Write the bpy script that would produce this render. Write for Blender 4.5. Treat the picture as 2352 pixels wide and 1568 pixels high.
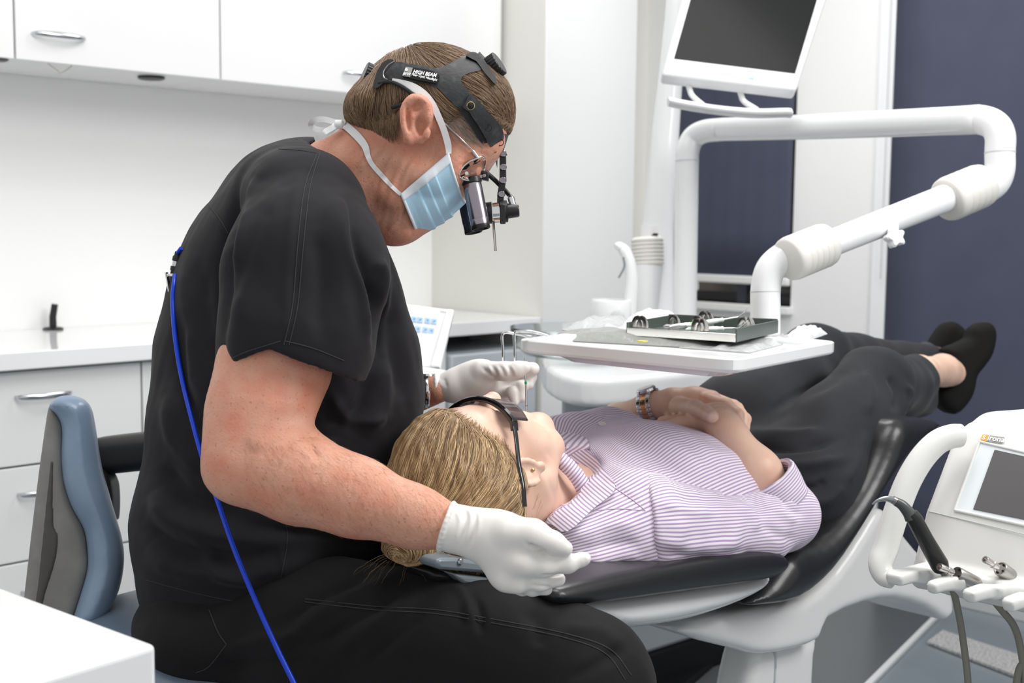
import bpy, bmesh, math, random
import numpy as np
from mathutils import Vector, Matrix
from mathutils.bvhtree import BVHTree
from mathutils.geometry import delaunay_2d_cdt

for _o in list(bpy.data.objects):
    bpy.data.objects.remove(_o)
random.seed(7)
RNG = np.random.default_rng(7)
SC = bpy.context.scene
COL = SC.collection

# ------------------------------------------------------------------ camera
W_PX, H_PX, FPX = 2352, 1568, 2850.0
PITCH, ROLL, YAW, CAM_H = math.radians(5.47), 0.0106, math.radians(45.0), 1.2
_c, _s, _ct, _st = math.cos(YAW), math.sin(YAW), math.cos(PITCH), math.sin(PITCH)
FWD = np.array([_c * _ct, _s * _ct, -_st])
_r0 = np.array([_s, -_c, 0.0])
_u0 = np.cross(_r0, FWD)
RGT = _r0 * math.cos(ROLL) + _u0 * math.sin(ROLL)
UPV = np.cross(RGT, FWD)
EYE = np.array([0.0, 0.0, CAM_H])
CM = np.stack([RGT, UPV, FWD], 1)          # view axes -> world
cam_data = bpy.data.cameras.new('camera')
cam = bpy.data.objects.new('camera', cam_data)
COL.objects.link(cam)
cam_data.sensor_width = 36.0
cam_data.lens = FPX / W_PX * 36.0
cam_data.clip_start = 0.05
cam_data.dof.use_dof = True
cam_data.dof.focus_distance = 1.52
cam_data.dof.aperture_fstop = 7.1
_m = Matrix.Identity(4)
for _i in range(3):
    _m[_i][0], _m[_i][1], _m[_i][2] = RGT[_i], UPV[_i], -FWD[_i]
    _m[_i][3] = EYE[_i]
cam.matrix_world = _m
SC.camera = cam

# ------------------------------------------------------------------ light and exposure
SC.view_settings.view_transform = 'Standard'
SC.view_settings.look = 'None'
SC.view_settings.exposure = 0.2
SC.view_settings.gamma = 1.0
SC.view_settings.use_curve_mapping = False
world = bpy.data.worlds.new('world')
SC.world = world
world.use_nodes = True
world.node_tree.nodes['Background'].inputs[0].default_value = (1.0, 1.0, 1.0, 1)
world.node_tree.nodes['Background'].inputs[1].default_value = 0.60


def area_light(name, loc, target, size, power, color=(1, 1, 1)):
    l = bpy.data.lights.new(name, 'AREA')
    l.shape = 'RECTANGLE'
    l.size, l.size_y = size
    l.energy = power
    l.color = color
    o = bpy.data.objects.new(name, l)
    COL.objects.link(o)
    o.location = loc
    d = Vector(target) - Vector(loc)
    o.rotation_euler = d.to_track_quat('-Z', 'Y').to_euler()
    return o


area_light('softbox_light', (2.0, -.55, 2.5), (1.35, 1.3, .9), (.95, .95), 31, (1.0, .99, .975))
area_light('overhead_fill', (1.2, .9, 2.85), (1.2, 1.2, .8), (1.0, 1.0), 19, (1.0, .985, .96))  # added overhead fill that brightens the chest from above, no visible fitting
area_light('room_light', (2.75, 1.75, 2.8), (2.1, 1.5, .6), (.9, .9), 21)
area_light('worktop_light', (.6, 1.7, 2.85), (.9, 3.0, 1.0), (1.0, 1.0), 4)


# ------------------------------------------------------------------ view helpers: a pixel of the photograph and a distance give a world point
def V(x, y, d):
    return np.array([(x - 1176.0) / FPX * d, (784.0 - y) / FPX * d, d])


def ray(x, y):
    return FWD + (x - 1176.0) / FPX * RGT + (784.0 - y) / FPX * UPV


def onp(x, y, ax, v):
    r = ray(x, y)
    return EYE + r * ((v - EYE[ax]) / r[ax])


def PX(x, y, v): return onp(x, y, 0, v)
def PY(x, y, v): return onp(x, y, 1, v)
def PZ(x, y, v): return onp(x, y, 2, v)
def P(x, y, d): return EYE + ray(x, y) * d
def dY(x, y, v): return (v - EYE[1]) / ray(x, y)[1]
def dX(x, y, v): return (v - EYE[0]) / ray(x, y)[0]
def dZ(x, y, v): return (v - EYE[2]) / ray(x, y)[2]
def VY(x, y, v): return V(x, y, dY(x, y, v))
def w2v(p): return (np.asarray(p, float) - EYE) @ CM
def v2w(p): return np.asarray(p, float) @ CM.T + EYE


def wproj(p):
    q = w2v(p)
    return 1176 + FPX * q[0] / q[2], 784 - FPX * q[1] / q[2], q[2]


# ------------------------------------------------------------------ materials
def mat(name, color, rough=0.5, metal=0.0, bump=None, var=None, coat=0.0, sheen=0.0, trans=0.0, sss=0.0, ior=1.45, alpha=1.0, spec=None, emit=None):
    m = bpy.data.materials.new(name)
    m.use_nodes = True
    nt = m.node_tree
    b = nt.nodes['Principled BSDF']
    b.inputs['Base Color'].default_value = (*color, 1)
    b.inputs['Roughness'].default_value = rough
    b.inputs['Metallic'].default_value = metal
    b.inputs['Coat Weight'].default_value = coat
    b.inputs['Sheen Weight'].default_value = sheen
    b.inputs['Transmission Weight'].default_value = trans
    b.inputs['IOR'].default_value = ior
    b.inputs['Alpha'].default_value = alpha
    if spec is not None:
        b.inputs['Specular IOR Level'].default_value = spec
    if sss:
        b.inputs['Subsurface Weight'].default_value = sss
        b.inputs['Subsurface Radius'].default_value = (0.012, 0.005, 0.003)
        b.inputs['Subsurface Scale'].default_value = 0.6
    if emit:
        b.inputs['Emission Color'].default_value = (*emit[0], 1)
        b.inputs['Emission Strength'].default_value = emit[1]
    tc = nt.nodes.new('ShaderNodeTexCoord')
    if var:                                   # (scale, other colour, low, high)
        n = nt.nodes.new('ShaderNodeTexNoise')
        n.inputs['Scale'].default_value = var[0]
        n.inputs['Detail'].default_value = 5
        nt.links.new(tc.outputs['Object'], n.inputs['Vector'])
        mr = nt.nodes.new('ShaderNodeMapRange')
        mr.inputs[1].default_value, mr.inputs[2].default_value = var[2], var[3]
        nt.links.new(n.outputs['Fac'], mr.inputs[0])
        mx = nt.nodes.new('ShaderNodeMix')
        mx.data_type = 'RGBA'
        mx.inputs[6].default_value = (*color, 1)
        mx.inputs[7].default_value = (*var[1], 1)
        nt.links.new(mr.outputs[0], mx.inputs[0])
        nt.links.new(mx.outputs[2], b.inputs['Base Color'])
        m['mix'] = mx.name
    if bump:                                  # (scale, strength, distance[, detail])
        n = nt.nodes.new('ShaderNodeTexNoise')
        n.inputs['Scale'].default_value = bump[0]
        n.inputs['Detail'].default_value = bump[3] if len(bump) > 3 else 3
        nt.links.new(tc.outputs['Object'], n.inputs['Vector'])
        bp = nt.nodes.new('ShaderNodeBump')
        bp.inputs['Strength'].default_value = bump[1]
        bp.inputs['Distance'].default_value = bump[2]
        nt.links.new(n.outputs['Fac'], bp.inputs['Height'])
        nt.links.new(bp.outputs['Normal'], b.inputs['Normal'])
    return m


# ------------------------------------------------------------------ things and parts
OFF = {}


def thing(name, label, cat, loc=(0, 0, 0), group=None):
    o = bpy.data.objects.new(name, None)
    o.empty_display_size = 0.05
    COL.objects.link(o)
    o.location = [float(v) for v in loc]
    o['label'], o['category'] = label, cat
    if group:
        o['group'] = group
    OFF[o.name] = np.array(loc, float)
    return o


def tag(o, label, cat, group=None):
    o['label'], o['category'] = label, cat
    if group:
        o['group'] = group
    return o


def link(me, name, material, parent=None, structure=False, label=None, stuff=False):
    o = bpy.data.objects.new(name, me)
    COL.objects.link(o)
    if material is not None and not me.materials:
        me.materials.append(material)
    off = np.zeros(3)
    if parent is not None:
        off = OFF.get(parent.name, np.zeros(3))
        o.parent = parent
    OFF[o.name] = off
    if structure:
        o['kind'] = 'structure'
    if stuff:
        o['kind'] = 'stuff'
    if label:
        o['label'] = label
    return o


def mesh_np(name, v, faces, material, parent=None, smooth=True, sharp=None, **kw):
    """v in world coordinates; faces a list or an (n,4)/(n,3) array."""
    off = OFF.get(parent.name, np.zeros(3)) if parent is not None else np.zeros(3)
    v = np.asarray(v, float) - off
    me = bpy.data.meshes.new(name)
    me.from_pydata(v.tolist(), [], faces.tolist() if isinstance(faces, np.ndarray) else faces)
    me.update()
    if smooth:
        me.shade_smooth()
        if sharp:
            me.set_sharp_from_angle(angle=math.radians(sharp))
    return link(me, name, material, parent, **kw)


class MB:
    """Collects shapes in world coordinates and links them as one mesh object."""
    def __init__(s):
        s.v, s.f = [], []

    def add(s, v, f):
        n = len(s.v)
        s.v += [tuple(float(c) for c in p) for p in v]
        s.f += [tuple(i + n for i in q) for q in f]
        return s

    def box(s, lo, hi):
        (a, b, c), (d, e, f) = lo, hi
        return s.hexa([(a, b, c), (d, b, c), (d, e, c), (a, e, c), (a, b, f), (d, b, f), (d, e, f), (a, e, f)])

    def hexa(s, p):
        return s.add(p, [(0, 3, 2, 1), (4, 5, 6, 7), (0, 1, 5, 4), (1, 2, 6, 5), (2, 3, 7, 6), (3, 0, 4, 7)])

    def obox(s, c, ax, half):
        c = np.asarray(c, float)
        ax = [np.asarray(a, float) / np.linalg.norm(a) for a in ax]
        q = []
        for k in (-1, 1):
            for i, j in ((-1, -1), (1, -1), (1, 1), (-1, 1)):
                q.append(c + ax[0] * half[0] * i + ax[1] * half[1] * j + ax[2] * half[2] * k)
        return s.hexa(q)

    def prism(s, poly, vec):
        """poly: world points (planar), extruded by vec"""
        n = len(poly)
        v = [np.asarray(p, float) for p in poly]
        v += [p + np.asarray(vec, float) for p in v]
        f = [tuple(range(n - 1, -1, -1)), tuple(range(n, 2 * n))]
        f += [(i, (i + 1) % n, n + (i + 1) % n, n + i) for i in range(n)]
        return s.add(v, f)

    def loft(s, rings, caps=True):
        n = len(rings[0])
        v = [p for r in rings for p in r]
        f = []
        for k in range(len(rings) - 1):
            for i in range(n):
                j = (i + 1) % n
                f.append((k * n + i, k * n + j, (k + 1) * n + j, (k + 1) * n + i))
        if caps:
            f.append(tuple(range(n - 1, -1, -1)))
            f.append(tuple((len(rings) - 1) * n + i for i in range(n)))
        return s.add(v, f)

    def tube(s, path, r, n=12, caps=True, flat=1.0, ref=None):
        path = [np.asarray(p, float) for p in path]
        m = len(path)
        rs = [r] * m if np.isscalar(r) else list(r)
        rings, a = [], None
        for i in range(m):
            t = path[min(i + 1, m - 1)] - path[max(i - 1, 0)]
            t = t / (np.linalg.norm(t) + 1e-12)
            if a is None:
                w = np.asarray(ref, float) if ref is not None else (np.array([0, 0, 1.0]) if abs(t[2]) < .9 else np.array([1.0, 0, 0]))
                a = w - t * (w @ t)
            else:
                a = a - t * (a @ t)
            a = a / np.linalg.norm(a)
            b = np.cross(t, a)
            rings.append([path[i] + rs[i] * (a * math.cos(2 * math.pi * k / n) + b * flat * math.sin(2 * math.pi * k / n)) for k in range(n)])
        return s.loft(rings, caps)

    def lathe(s, c, axis, prof, n=24):
        """prof: (distance along axis, radius)"""
        c = np.asarray(c, float)
        t = np.asarray(axis, float)
        t = t / np.linalg.norm(t)
        w = np.array([0, 0, 1.0]) if abs(t[2]) < .9 else np.array([1.0, 0, 0])
        a = w - t * (w @ t)
        a /= np.linalg.norm(a)
        b = np.cross(t, a)
        return s.loft([[c + t * h + max(r, 1e-5) * (a * math.cos(2 * math.pi * k / n) + b * math.sin(2 * math.pi * k / n)) for k in range(n)] for h, r in prof])

    def grid(s, pts):
        """pts[i][j] sheet of points"""
        n, m = len(pts), len(pts[0])
        return s.add([p for r in pts for p in r], [(i * m + j, i * m + j + 1, (i + 1) * m + j + 1, (i + 1) * m + j) for i in range(n - 1) for j in range(m - 1)])

    def build(s, name, material, parent=None, bevel=0.0, seg=2, smooth=True, sharp=38, thick=0.0, **kw):
        off = OFF.get(parent.name, np.zeros(3)) if parent is not None else np.zeros(3)
        me = bpy.data.meshes.new(name)
        me.from_pydata((np.array(s.v) - off).tolist(), [], s.f)
        bm = bmesh.new()
        bm.from_mesh(me)
        bmesh.ops.recalc_face_normals(bm, faces=bm.faces)
        bm.to_mesh(me)
        bm.free()
        if smooth:
            me.shade_smooth()
            me.set_sharp_from_angle(angle=math.radians(sharp))
        o = link(me, name, material, parent, **kw)
        if thick:
            md = o.modifiers.new('solidify', 'SOLIDIFY')
            md.thickness = thick
            md.offset = 0
        if bevel:
            md = o.modifiers.new('bevel', 'BEVEL')
            md.width, md.segments, md.limit_method, md.angle_limit = bevel, seg, 'ANGLE', math.radians(32)
            md.harden_normals = False
        return o


def smooth_path(pts, n=8, closed=False):
    """Catmull-Rom through the points (rows of any length)"""
    p = np.asarray(pts, float)
    k = len(p)
    out = []
    for i in range(k if closed else k - 1):
        a, b = p[i], p[(i + 1) % k]
        z = p[(i - 1) % k] if (closed or i > 0) else 2 * a - b
        c = p[(i + 2) % k] if (closed or i + 2 < k) else 2 * b - a
        for j in range(n):
            t = j / n
            out.append(.5 * ((2 * a) + (b - z) * t + (2 * z - 5 * a + 4 * b - c) * t * t + (3 * a - z - 3 * b + c) * t ** 3))
    if not closed:
        out.append(p[-1])
    return np.array(out)


def dup(root, loc, label=None, group=None):
    r = root.copy()
    COL.objects.link(r)
    r.location = [float(v) for v in loc]
    OFF[r.name] = np.array(loc, float)
    if label:
        r['label'] = label
    if group:
        r['group'] = group
    for ch in list(root.children):
        c = ch.copy()
        COL.objects.link(c)
        c.parent = r
        for g in list(ch.children):
            d = g.copy()
            COL.objects.link(d)
            d.parent = c
    return r


# ------------------------------------------------------------------ sculpting: smooth unions of tapered limbs, meshed by surface nets
class Sculpt:
    def __init__(s, h):
        s.h, s.ops = h, []

    def cap(s, a, b, ra, rb=None, k=.012, op='u'):
        s.ops.append(('cap', np.array(a, float), np.array(b, float), ra, ra if rb is None else rb, k, op))
        return s

    def chain(s, pts, k=.012, op='u', rs=1.0, dr=0.0):
        """pts: (x, y, depth, radius in px)"""
        for p, q in zip(pts[:-1], pts[1:]):
            s.cap(V(*p[:3]), V(*q[:3]), p[3] * p[2] / FPX * rs + dr, q[3] * q[2] / FPX * rs + dr, k, op)
        return s

    def wchain(s, pts, k=.012, op='u'):
        """pts: (view-space point, radius m)"""
        for (p, r), (q, t) in zip(pts[:-1], pts[1:]):
            s.cap(p, q, r, t, k, op)
        return s

    def ell(s, c, r, M=None, k=.012, op='u'):
        s.ops.append(('ell', np.array(c, float), np.array(r, float), np.eye(3) if M is None else np.asarray(M, float), 0, k, op))
        return s

    def pell(s, x, y, d, rx, ry, rz, ang=0, k=.012, op='u'):
        """ellipsoid at a pixel: rx, ry in px, rz in m, turned by ang degrees clockwise in the picture"""
        a = math.radians(-ang)
        M = np.array([[math.cos(a), math.sin(a), 0], [-math.sin(a), math.cos(a), 0], [0, 0, 1]])
        return s.ell(V(x, y, d), (rx * d / FPX, ry * d / FPX, rz), M, k, op)

    def poly(s, pts, c, M, hw, r, k=.006, op='u', sm=0):
        """outline pts (u, v) in the frame with rows M at c, extruded hw to both sides along the third row, edges rounded by r"""
        if sm:
            pts = smooth_path(pts, sm, True)
        s.ops.append(('poly', np.asarray(pts, float), np.asarray(c, float), np.asarray(M, float), (hw, r), k, op))
        return s

    def planes(s, pl, op='s', k=.004, lo=None, hi=None):
        """the region inside all half spaces (n.p < c)"""
        s.ops.append(('pl', [(np.asarray(n, float) / np.linalg.norm(n), np.asarray(p, float)) for n, p in pl], lo, hi, 0, k, op))
        return s

    def build(s, pad=.02, smooth=1):
        h = s.h
        lo, hi = np.full(3, 9.), np.full(3, -9.)
        boxes = []
        for o in s.ops:
            if o[0] == 'cap':
                b0 = np.minimum(o[1] - o[3], o[2] - o[4])
                b1 = np.maximum(o[1] + o[3], o[2] + o[4])
            elif o[0] == 'ell':
                e = np.sqrt(((o[3].T * o[2]) ** 2).sum(1))
                b0, b1 = o[1] - e, o[1] + e
            elif o[0] == 'poly':
                (u0, v0), (u1, v1) = o[1].min(0), o[1].max(0)
                cs = np.array([o[2] + o[3].T @ np.array([u, w, t]) for u in (u0, u1) for w in (v0, v1) for t in (-o[4][0], o[4][0])])
                b0, b1 = cs.min(0), cs.max(0)
            else:
                b0 = b1 = None
            boxes.append((b0, b1))
            if o[6] == 'u' and b0 is not None:
                lo, hi = np.minimum(lo, b0), np.maximum(hi, b1)
        lo = lo - pad
        n = np.ceil((hi + pad - lo) / h).astype(int) + 1
        f = np.full(n, .08, np.float32)
        ax = [(lo[i] + h * np.arange(n[i])).astype(np.float32) for i in range(3)]
        for o, (b0, b1) in zip(s.ops, boxes):
            k = o[5]
            if b0 is None:
                i0 = np.zeros(3, int) if o[2] is None else np.clip(((np.asarray(o[2]) - lo) / h).astype(int), 0, n)
                i1 = n if o[3] is None else np.clip(((np.asarray(o[3]) - lo) / h).astype(int), 0, n)
            else:
                m = k + 4 * h
                i0 = np.clip(np.floor((b0 - m - lo) / h).astype(int), 0, n)
                i1 = np.clip(np.ceil((b1 + m - lo) / h).astype(int) + 1, 0, n)
            if (i1 <= i0).any():
                continue
            sl = tuple(slice(a, b) for a, b in zip(i0, i1))
            X, Y, Z = ax[0][sl[0]][:, None, None], ax[1][sl[1]][None, :, None], ax[2][sl[2]][None, None, :]
            if o[0] == 'cap':
                a, b = o[1], o[2]
                d = b - a
                L = d @ d
                if L < 1e-12:
                    q = np.sqrt((X - a[0]) ** 2 + (Y - a[1]) ** 2 + (Z - a[2]) ** 2) - o[3]
                else:
                    t = np.clip(((X - a[0]) * d[0] + (Y - a[1]) * d[1] + (Z - a[2]) * d[2]) / L, 0, 1)
                    q = np.sqrt((X - a[0] - t * d[0]) ** 2 + (Y - a[1] - t * d[1]) ** 2 + (Z - a[2] - t * d[2]) ** 2) - (o[3] + t * (o[4] - o[3]))
            elif o[0] == 'ell':
                c, r, M = o[1], o[2], o[3]
                x, y, z = X - c[0], Y - c[1], Z - c[2]
                u = [M[0][i] * x + M[1][i] * y + M[2][i] * z for i in range(3)] if False else [M[i][0] * x + M[i][1] * y + M[i][2] * z for i in range(3)]
                k0 = np.sqrt((u[0] / r[0]) ** 2 + (u[1] / r[1]) ** 2 + (u[2] / r[2]) ** 2) + 1e-6
                k1 = np.sqrt((u[0] / r[0] ** 2) ** 2 + (u[1] / r[1] ** 2) ** 2 + (u[2] / r[2] ** 2) ** 2) + 1e-6
                q = k0 * (k0 - 1) / k1
            elif o[0] == 'poly':
                c, M = o[2], o[3]
                x, y, z = X - c[0], Y - c[1], Z - c[2]
                u, w, t = [M[i][0] * x + M[i][1] * y + M[i][2] * z for i in range(3)]
                d2, ins = None, False
                pp = o[1]
                for e in range(len(pp)):
                    (ax_, ay), (bx, by) = pp[e], pp[(e + 1) % len(pp)]
                    ex, ey = bx - ax_, by - ay
                    wx, wy = u - ax_, w - ay
                    tt = np.clip((wx * ex + wy * ey) / (ex * ex + ey * ey + 1e-14), 0, 1)
                    dd = (wx - ex * tt) ** 2 + (wy - ey * tt) ** 2
                    d2 = dd if d2 is None else np.minimum(d2, dd)
                    if abs(ey) > 1e-12:
                        ins = ins ^ (((ay > w) != (by > w)) & (u < ex * (w - ay) / ey + ax_))
                q2 = np.sqrt(d2) * np.where(ins, -1, 1)
                hw, r = o[4]
                a_, b_ = q2 + r, np.abs(t) - hw + r
                q = np.sqrt(np.maximum(a_, 0) ** 2 + np.maximum(b_, 0) ** 2) + np.minimum(np.maximum(a_, b_), 0) - r
            else:
                q = None
                for nn, p in o[1]:
                    t = (X - p[0]) * nn[0] + (Y - p[1]) * nn[1] + (Z - p[2]) * nn[2]
                    q = t if q is None else np.maximum(q, t)
            g = f[sl]
            if o[6] == 'u':
                hh = np.maximum(k - np.abs(g - q), 0) / k
                f[sl] = np.minimum(g, q) - hh * hh * k * .25
            elif o[6] == 'i':
                f[sl] = np.maximum(g, q)
            else:
                hh = np.maximum(k - np.abs(g + q), 0) / k
                f[sl] = np.maximum(g, -q) + hh * hh * k * .25
        v, q = surface_nets(f, lo, h)
        for _ in range(smooth):
            v = relax(v, q, .5)
        return v, q


def surface_nets(f, lo, h):
    s = f < 0
    n = np.array(f.shape)
    c = np.zeros(n - 1, np.int8)
    offs = [(i, j, k) for i in (0, 1) for j in (0, 1) for k in (0, 1)]
    for i, j, k in offs:
        c += s[i:n[0] - 1 + i, j:n[1] - 1 + j, k:n[2] - 1 + k]
    act = (c > 0) & (c < 8)
    A = np.argwhere(act)
    idx = np.full(n - 1, -1, np.int32)
    idx[act] = np.arange(len(A))
    val = np.stack([f[A[:, 0] + i, A[:, 1] + j, A[:, 2] + k] for i, j, k in offs], 1)
    pos = np.zeros((len(A), 3))
    cnt = np.zeros(len(A))
    for a in range(8):
        for b in range(a + 1, 8):
            if sum(x != y for x, y in zip(offs[a], offs[b])) != 1:
                continue
            fa, fb = val[:, a], val[:, b]
            m = (fa < 0) != (fb < 0)
            t = np.where(m, fa / np.where(m, fa - fb, 1), 0)
            p = np.array(offs[a]) + t[:, None] * (np.array(offs[b]) - np.array(offs[a]))
            pos += np.where(m[:, None], p, 0)
            cnt += m
    v = lo + h * (A + pos / cnt[:, None])
    quads = []
    for a in range(3):
        b, d = (a + 1) % 3, (a + 2) % 3
        sl0, sl1 = [slice(None)] * 3, [slice(None)] * 3
        sl0[a], sl1[a] = slice(0, -1), slice(1, None)
        x = s[tuple(sl0)] != s[tuple(sl1)]
        E = np.argwhere(x)
        E = E[(E[:, b] > 0) & (E[:, d] > 0) & (E[:, b] < n[b] - 1) & (E[:, d] < n[d] - 1)]
        eb, ed = np.zeros(3, int), np.zeros(3, int)
        eb[b], ed[d] = 1, 1
        q = np.stack([idx[tuple((E - eb - ed).T)], idx[tuple((E - ed).T)], idx[tuple(E.T)], idx[tuple((E - eb).T)]], 1)
        inside = s[tuple(E.T)]
        q[~inside] = q[~inside][:, ::-1]
        quads.append(q)
    q = np.concatenate(quads)
    return v, q[(q >= 0).all(1)]


def relax(v, q, w):
    acc = np.zeros_like(v)
    cnt = np.zeros(len(v))
    for i in range(4):
        a, b = q[:, i], q[:, (i + 1) % 4]
        for c in range(3):
            acc[:, c] += np.bincount(a, v[b, c], len(v)) + np.bincount(b, v[a, c], len(v))
        cnt += np.bincount(a, minlength=len(v)) + np.bincount(b, minlength=len(v))
    return v + w * (acc / np.maximum(cnt, 1)[:, None] - v)


def normals(v, q):
    fn = np.cross(v[q[:, 2]] - v[q[:, 0]], v[q[:, 3 % q.shape[1]]] - v[q[:, 1]]) if q.shape[1] == 4 else np.cross(v[q[:, 1]] - v[q[:, 0]], v[q[:, 2]] - v[q[:, 0]])
    n = np.zeros_like(v)
    for i in range(q.shape[1]):
        for c in range(3):
            n[:, c] += np.bincount(q[:, i], fn[:, c], len(v))
    return n / (np.linalg.norm(n, axis=1)[:, None] + 1e-12)


def waves(p, scale, seed, n=14, stretch=None):
    """sum of waves, about -1..1: cheap smooth noise in view space"""
    r = np.random.default_rng(seed)
    out = np.zeros(len(p))
    for i in range(n):
        d = r.normal(size=3)
        d /= np.linalg.norm(d)
        if stretch is not None:
            d = d * np.asarray(stretch)
        out += np.sin(p @ d * (2 * math.pi / scale) * r.uniform(.6, 1.6) + r.uniform(0, 6.28))
    return out / math.sqrt(n) * .8


class Skin:
    """a sculpted surface in view space that others can be laid on"""
    def __init__(s, v, q):
        s.v, s.q = v, q
        s.n = normals(v, q)
        s.bvh = BVHTree.FromPolygons([Vector(p) for p in v], q.tolist())

    def hit(s, x, y, off=0.0, default=None):
        r = V(x, y, 1.0)
        L = np.linalg.norm(r)
        h = s.bvh.ray_cast(Vector((0, 0, 0)), Vector(r / L))
        if h[0] is None:
            return default if default is None else V(x, y, default)
        p = np.array(h[0])
        nn = np.array(h[1])
        if nn @ p > 0:
            nn = -nn
        r = p / np.linalg.norm(p)
        return p - r * off / max(.45, -(nn @ r))

    def near(s, p):
        h = s.bvh.find_nearest(Vector(p))
        return np.array(h[0]), np.array(h[1])


def skin_obj(name, v, q, material, parent=None, **kw):
    return mesh_np(name, v2w(v), q, material, parent, **kw)


def attr(o, name, vals):
    a = o.data.attributes.new(name, 'FLOAT', 'POINT')
    a.data.foreach_set('value', np.asarray(vals, np.float32))


def patch(poly, sk, off, thick, res, default=None, sm=4, plane=False):
    """flat cut-out (px outline) laid on a surface: returns view-space verts, faces"""
    pl = smooth_path(poly, sm, True) if sm > 1 else np.asarray(poly, float)
    # resample the outline
    out = []
    for i in range(len(pl)):
        a, b = pl[i], pl[(i + 1) % len(pl)]
        m = max(1, int(np.linalg.norm(b - a) / res))
        out += [a + (b - a) * t / m for t in range(m)]
    out = np.array(out)
    nb = len(out)
    x0, y0 = out.min(0)
    x1, y1 = out.max(0)
    inner = [(x, y + (res / 2 if i % 2 else 0)) for i, x in enumerate(np.arange(x0 + res * .7, x1, res)) for y in np.arange(y0 + res * .7, y1, res)]
    pts = [Vector(p) for p in out] + [Vector(p) for p in inner]
    r = delaunay_2d_cdt(pts, [], [list(range(nb))], 1, 1e-5)
    v2, f = [np.array(p) for p in r[0]], [list(x) for x in r[2]]
    top = [sk.hit(p[0], p[1], off, default) for p in v2]
    dd = [t[2] for t in top if t is not None]
    md = float(np.median(dd))
    top = np.array([t if t is not None else V(p[0], p[1], md) for t, p in zip(top, v2)])
    if plane:
        px_ = np.array(v2)
        ok = [i for i, p in enumerate(v2) if sk.hit(p[0], p[1], 0) is not None]
        G_ = np.stack([px_[:, 0], px_[:, 1], np.ones(len(px_))], 1)
        co_ = np.linalg.lstsq(G_[ok], np.array([sk.hit(*px_[i], 0)[2] for i in ok]), rcond=None)[0]
        top = np.array([V(p[0], p[1], z) for p, z in zip(px_, G_ @ co_ - off)])
    dirn = top / np.linalg.norm(top, axis=1)[:, None]
    bot = top + dirn * thick
    n = len(top)
    faces = [tuple(x) for x in f] + [tuple(i + n for i in reversed(x)) for x in f]
    ed = {}
    for x in f:
        for i in range(len(x)):
            e = (x[i], x[(i + 1) % len(x)])
            ed[e] = 1
    for a, b in ed:
        if (b, a) not in ed:
            faces.append((b, a, a + n, b + n))
    return np.concatenate([top, bot]), faces


def patch_obj(name, poly, sk, off, thick, res, material, parent=None, default=None, sm=4, mirror=None, sharp=40, plane=False, **kw):
    v, f = patch(poly, sk, off, thick, res, default, sm, plane)
    first = None
    for side in range(1 if mirror is None else 2):
        if side:
            v = v.copy()
            v[:, 2] = 2 * mirror - v[:, 2]
        o = mesh_np(name, v2w(v), f, material, parent, sharp=sharp, **kw)
        bm = bmesh.new()
        bm.from_mesh(o.data)
        bmesh.ops.recalc_face_normals(bm, faces=bm.faces)
        bm.to_mesh(o.data)
        bm.free()
        o.data.set_sharp_from_angle(angle=math.radians(sharp))
        first = first or o
    return first


def ribbon(mb, path, width, thick, sk=None, off=.001, sm=6, side=None, n=1):
    """flat band along px path (x, y, depth or None) laid on a skin where depth is None; width in px"""
    p = smooth_path([(a[0], a[1]) for a in path], sm)
    ds = np.array([np.nan if a[2] is None else a[2] for a in path], float)
    w = smooth_path([(width if len(a) < 4 else a[3],) for a in path], sm)[:, 0]
    t = np.linspace(0, len(path) - 1, len(p))
    rows = []
    k = len(p)
    if np.isnan(ds).any():
        dd = [None if np.isnan(np.interp(x, range(len(ds)), ds)) else np.interp(x, range(len(ds)), ds) for x in t]
    else:
        dd = list(np.interp(t, range(len(ds)), ds))
    for i in range(k):
        tg = p[min(i + 1, k - 1)] - p[max(i - 1, 0)]
        tg = tg / (np.linalg.norm(tg) + 1e-9)
        nn = np.array([-tg[1], tg[0]]) if side is None else np.asarray(side, float)
        row = []
        for s in (-.5, 0, .5):
            q = p[i] + nn * w[i] * s
            if dd[i] is None:
                c = sk.hit(q[0], q[1], off)
                c0 = sk.hit(p[i][0], p[i][1], off)
                if c is None:
                    c = V(q[0], q[1], c0[2] if c0 is not None else 1.55)
            else:
                c = V(q[0], q[1], dd[i])
            row.append(c)
        rows.append(row)
    rows = np.array(rows)
    top = rows
    bot = rows + rows / np.linalg.norm(rows, axis=2)[:, :, None] * thick
    ring = [np.array([r[0], r[1], r[2], b[2], b[1], b[0]]) for r, b in zip(top, bot)]
    mb.loft([[v2w(c) for c in r] for r in ring])
    return mb


def hair_obj(name, strands, material, parent, radius=.00022, tip=.3, shades=None):
    """strands: list of (n,3) view-space arrays"""
    cv = bpy.data.hair_curves.new(name)
    cv.add_curves([len(s) for s in strands])
    off = OFF.get(parent.name, np.zeros(3))
    pts = v2w(np.concatenate(strands)) - off
    cv.attributes['position'].data.foreach_set('vector', pts.astype(np.float32).ravel())
    rad = np.concatenate([np.linspace(1, tip, len(s)) * radius for s in strands]).astype(np.float32)
    a = cv.attributes.get('radius') or cv.attributes.new('radius', 'FLOAT', 'POINT')
    a.data.foreach_set('value', rad)
    sh = cv.attributes.new('shade', 'FLOAT', 'POINT')
    sh.data.foreach_set('value', np.concatenate([np.full(len(s), RNG.uniform() if shades is None else shades[i]) for i, s in enumerate(strands)]).astype(np.float32))
    cv.materials.append(material)
    o = bpy.data.objects.new(name, cv)
    COL.objects.link(o)
    o.parent = parent
    OFF[o.name] = off
    return o


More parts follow.
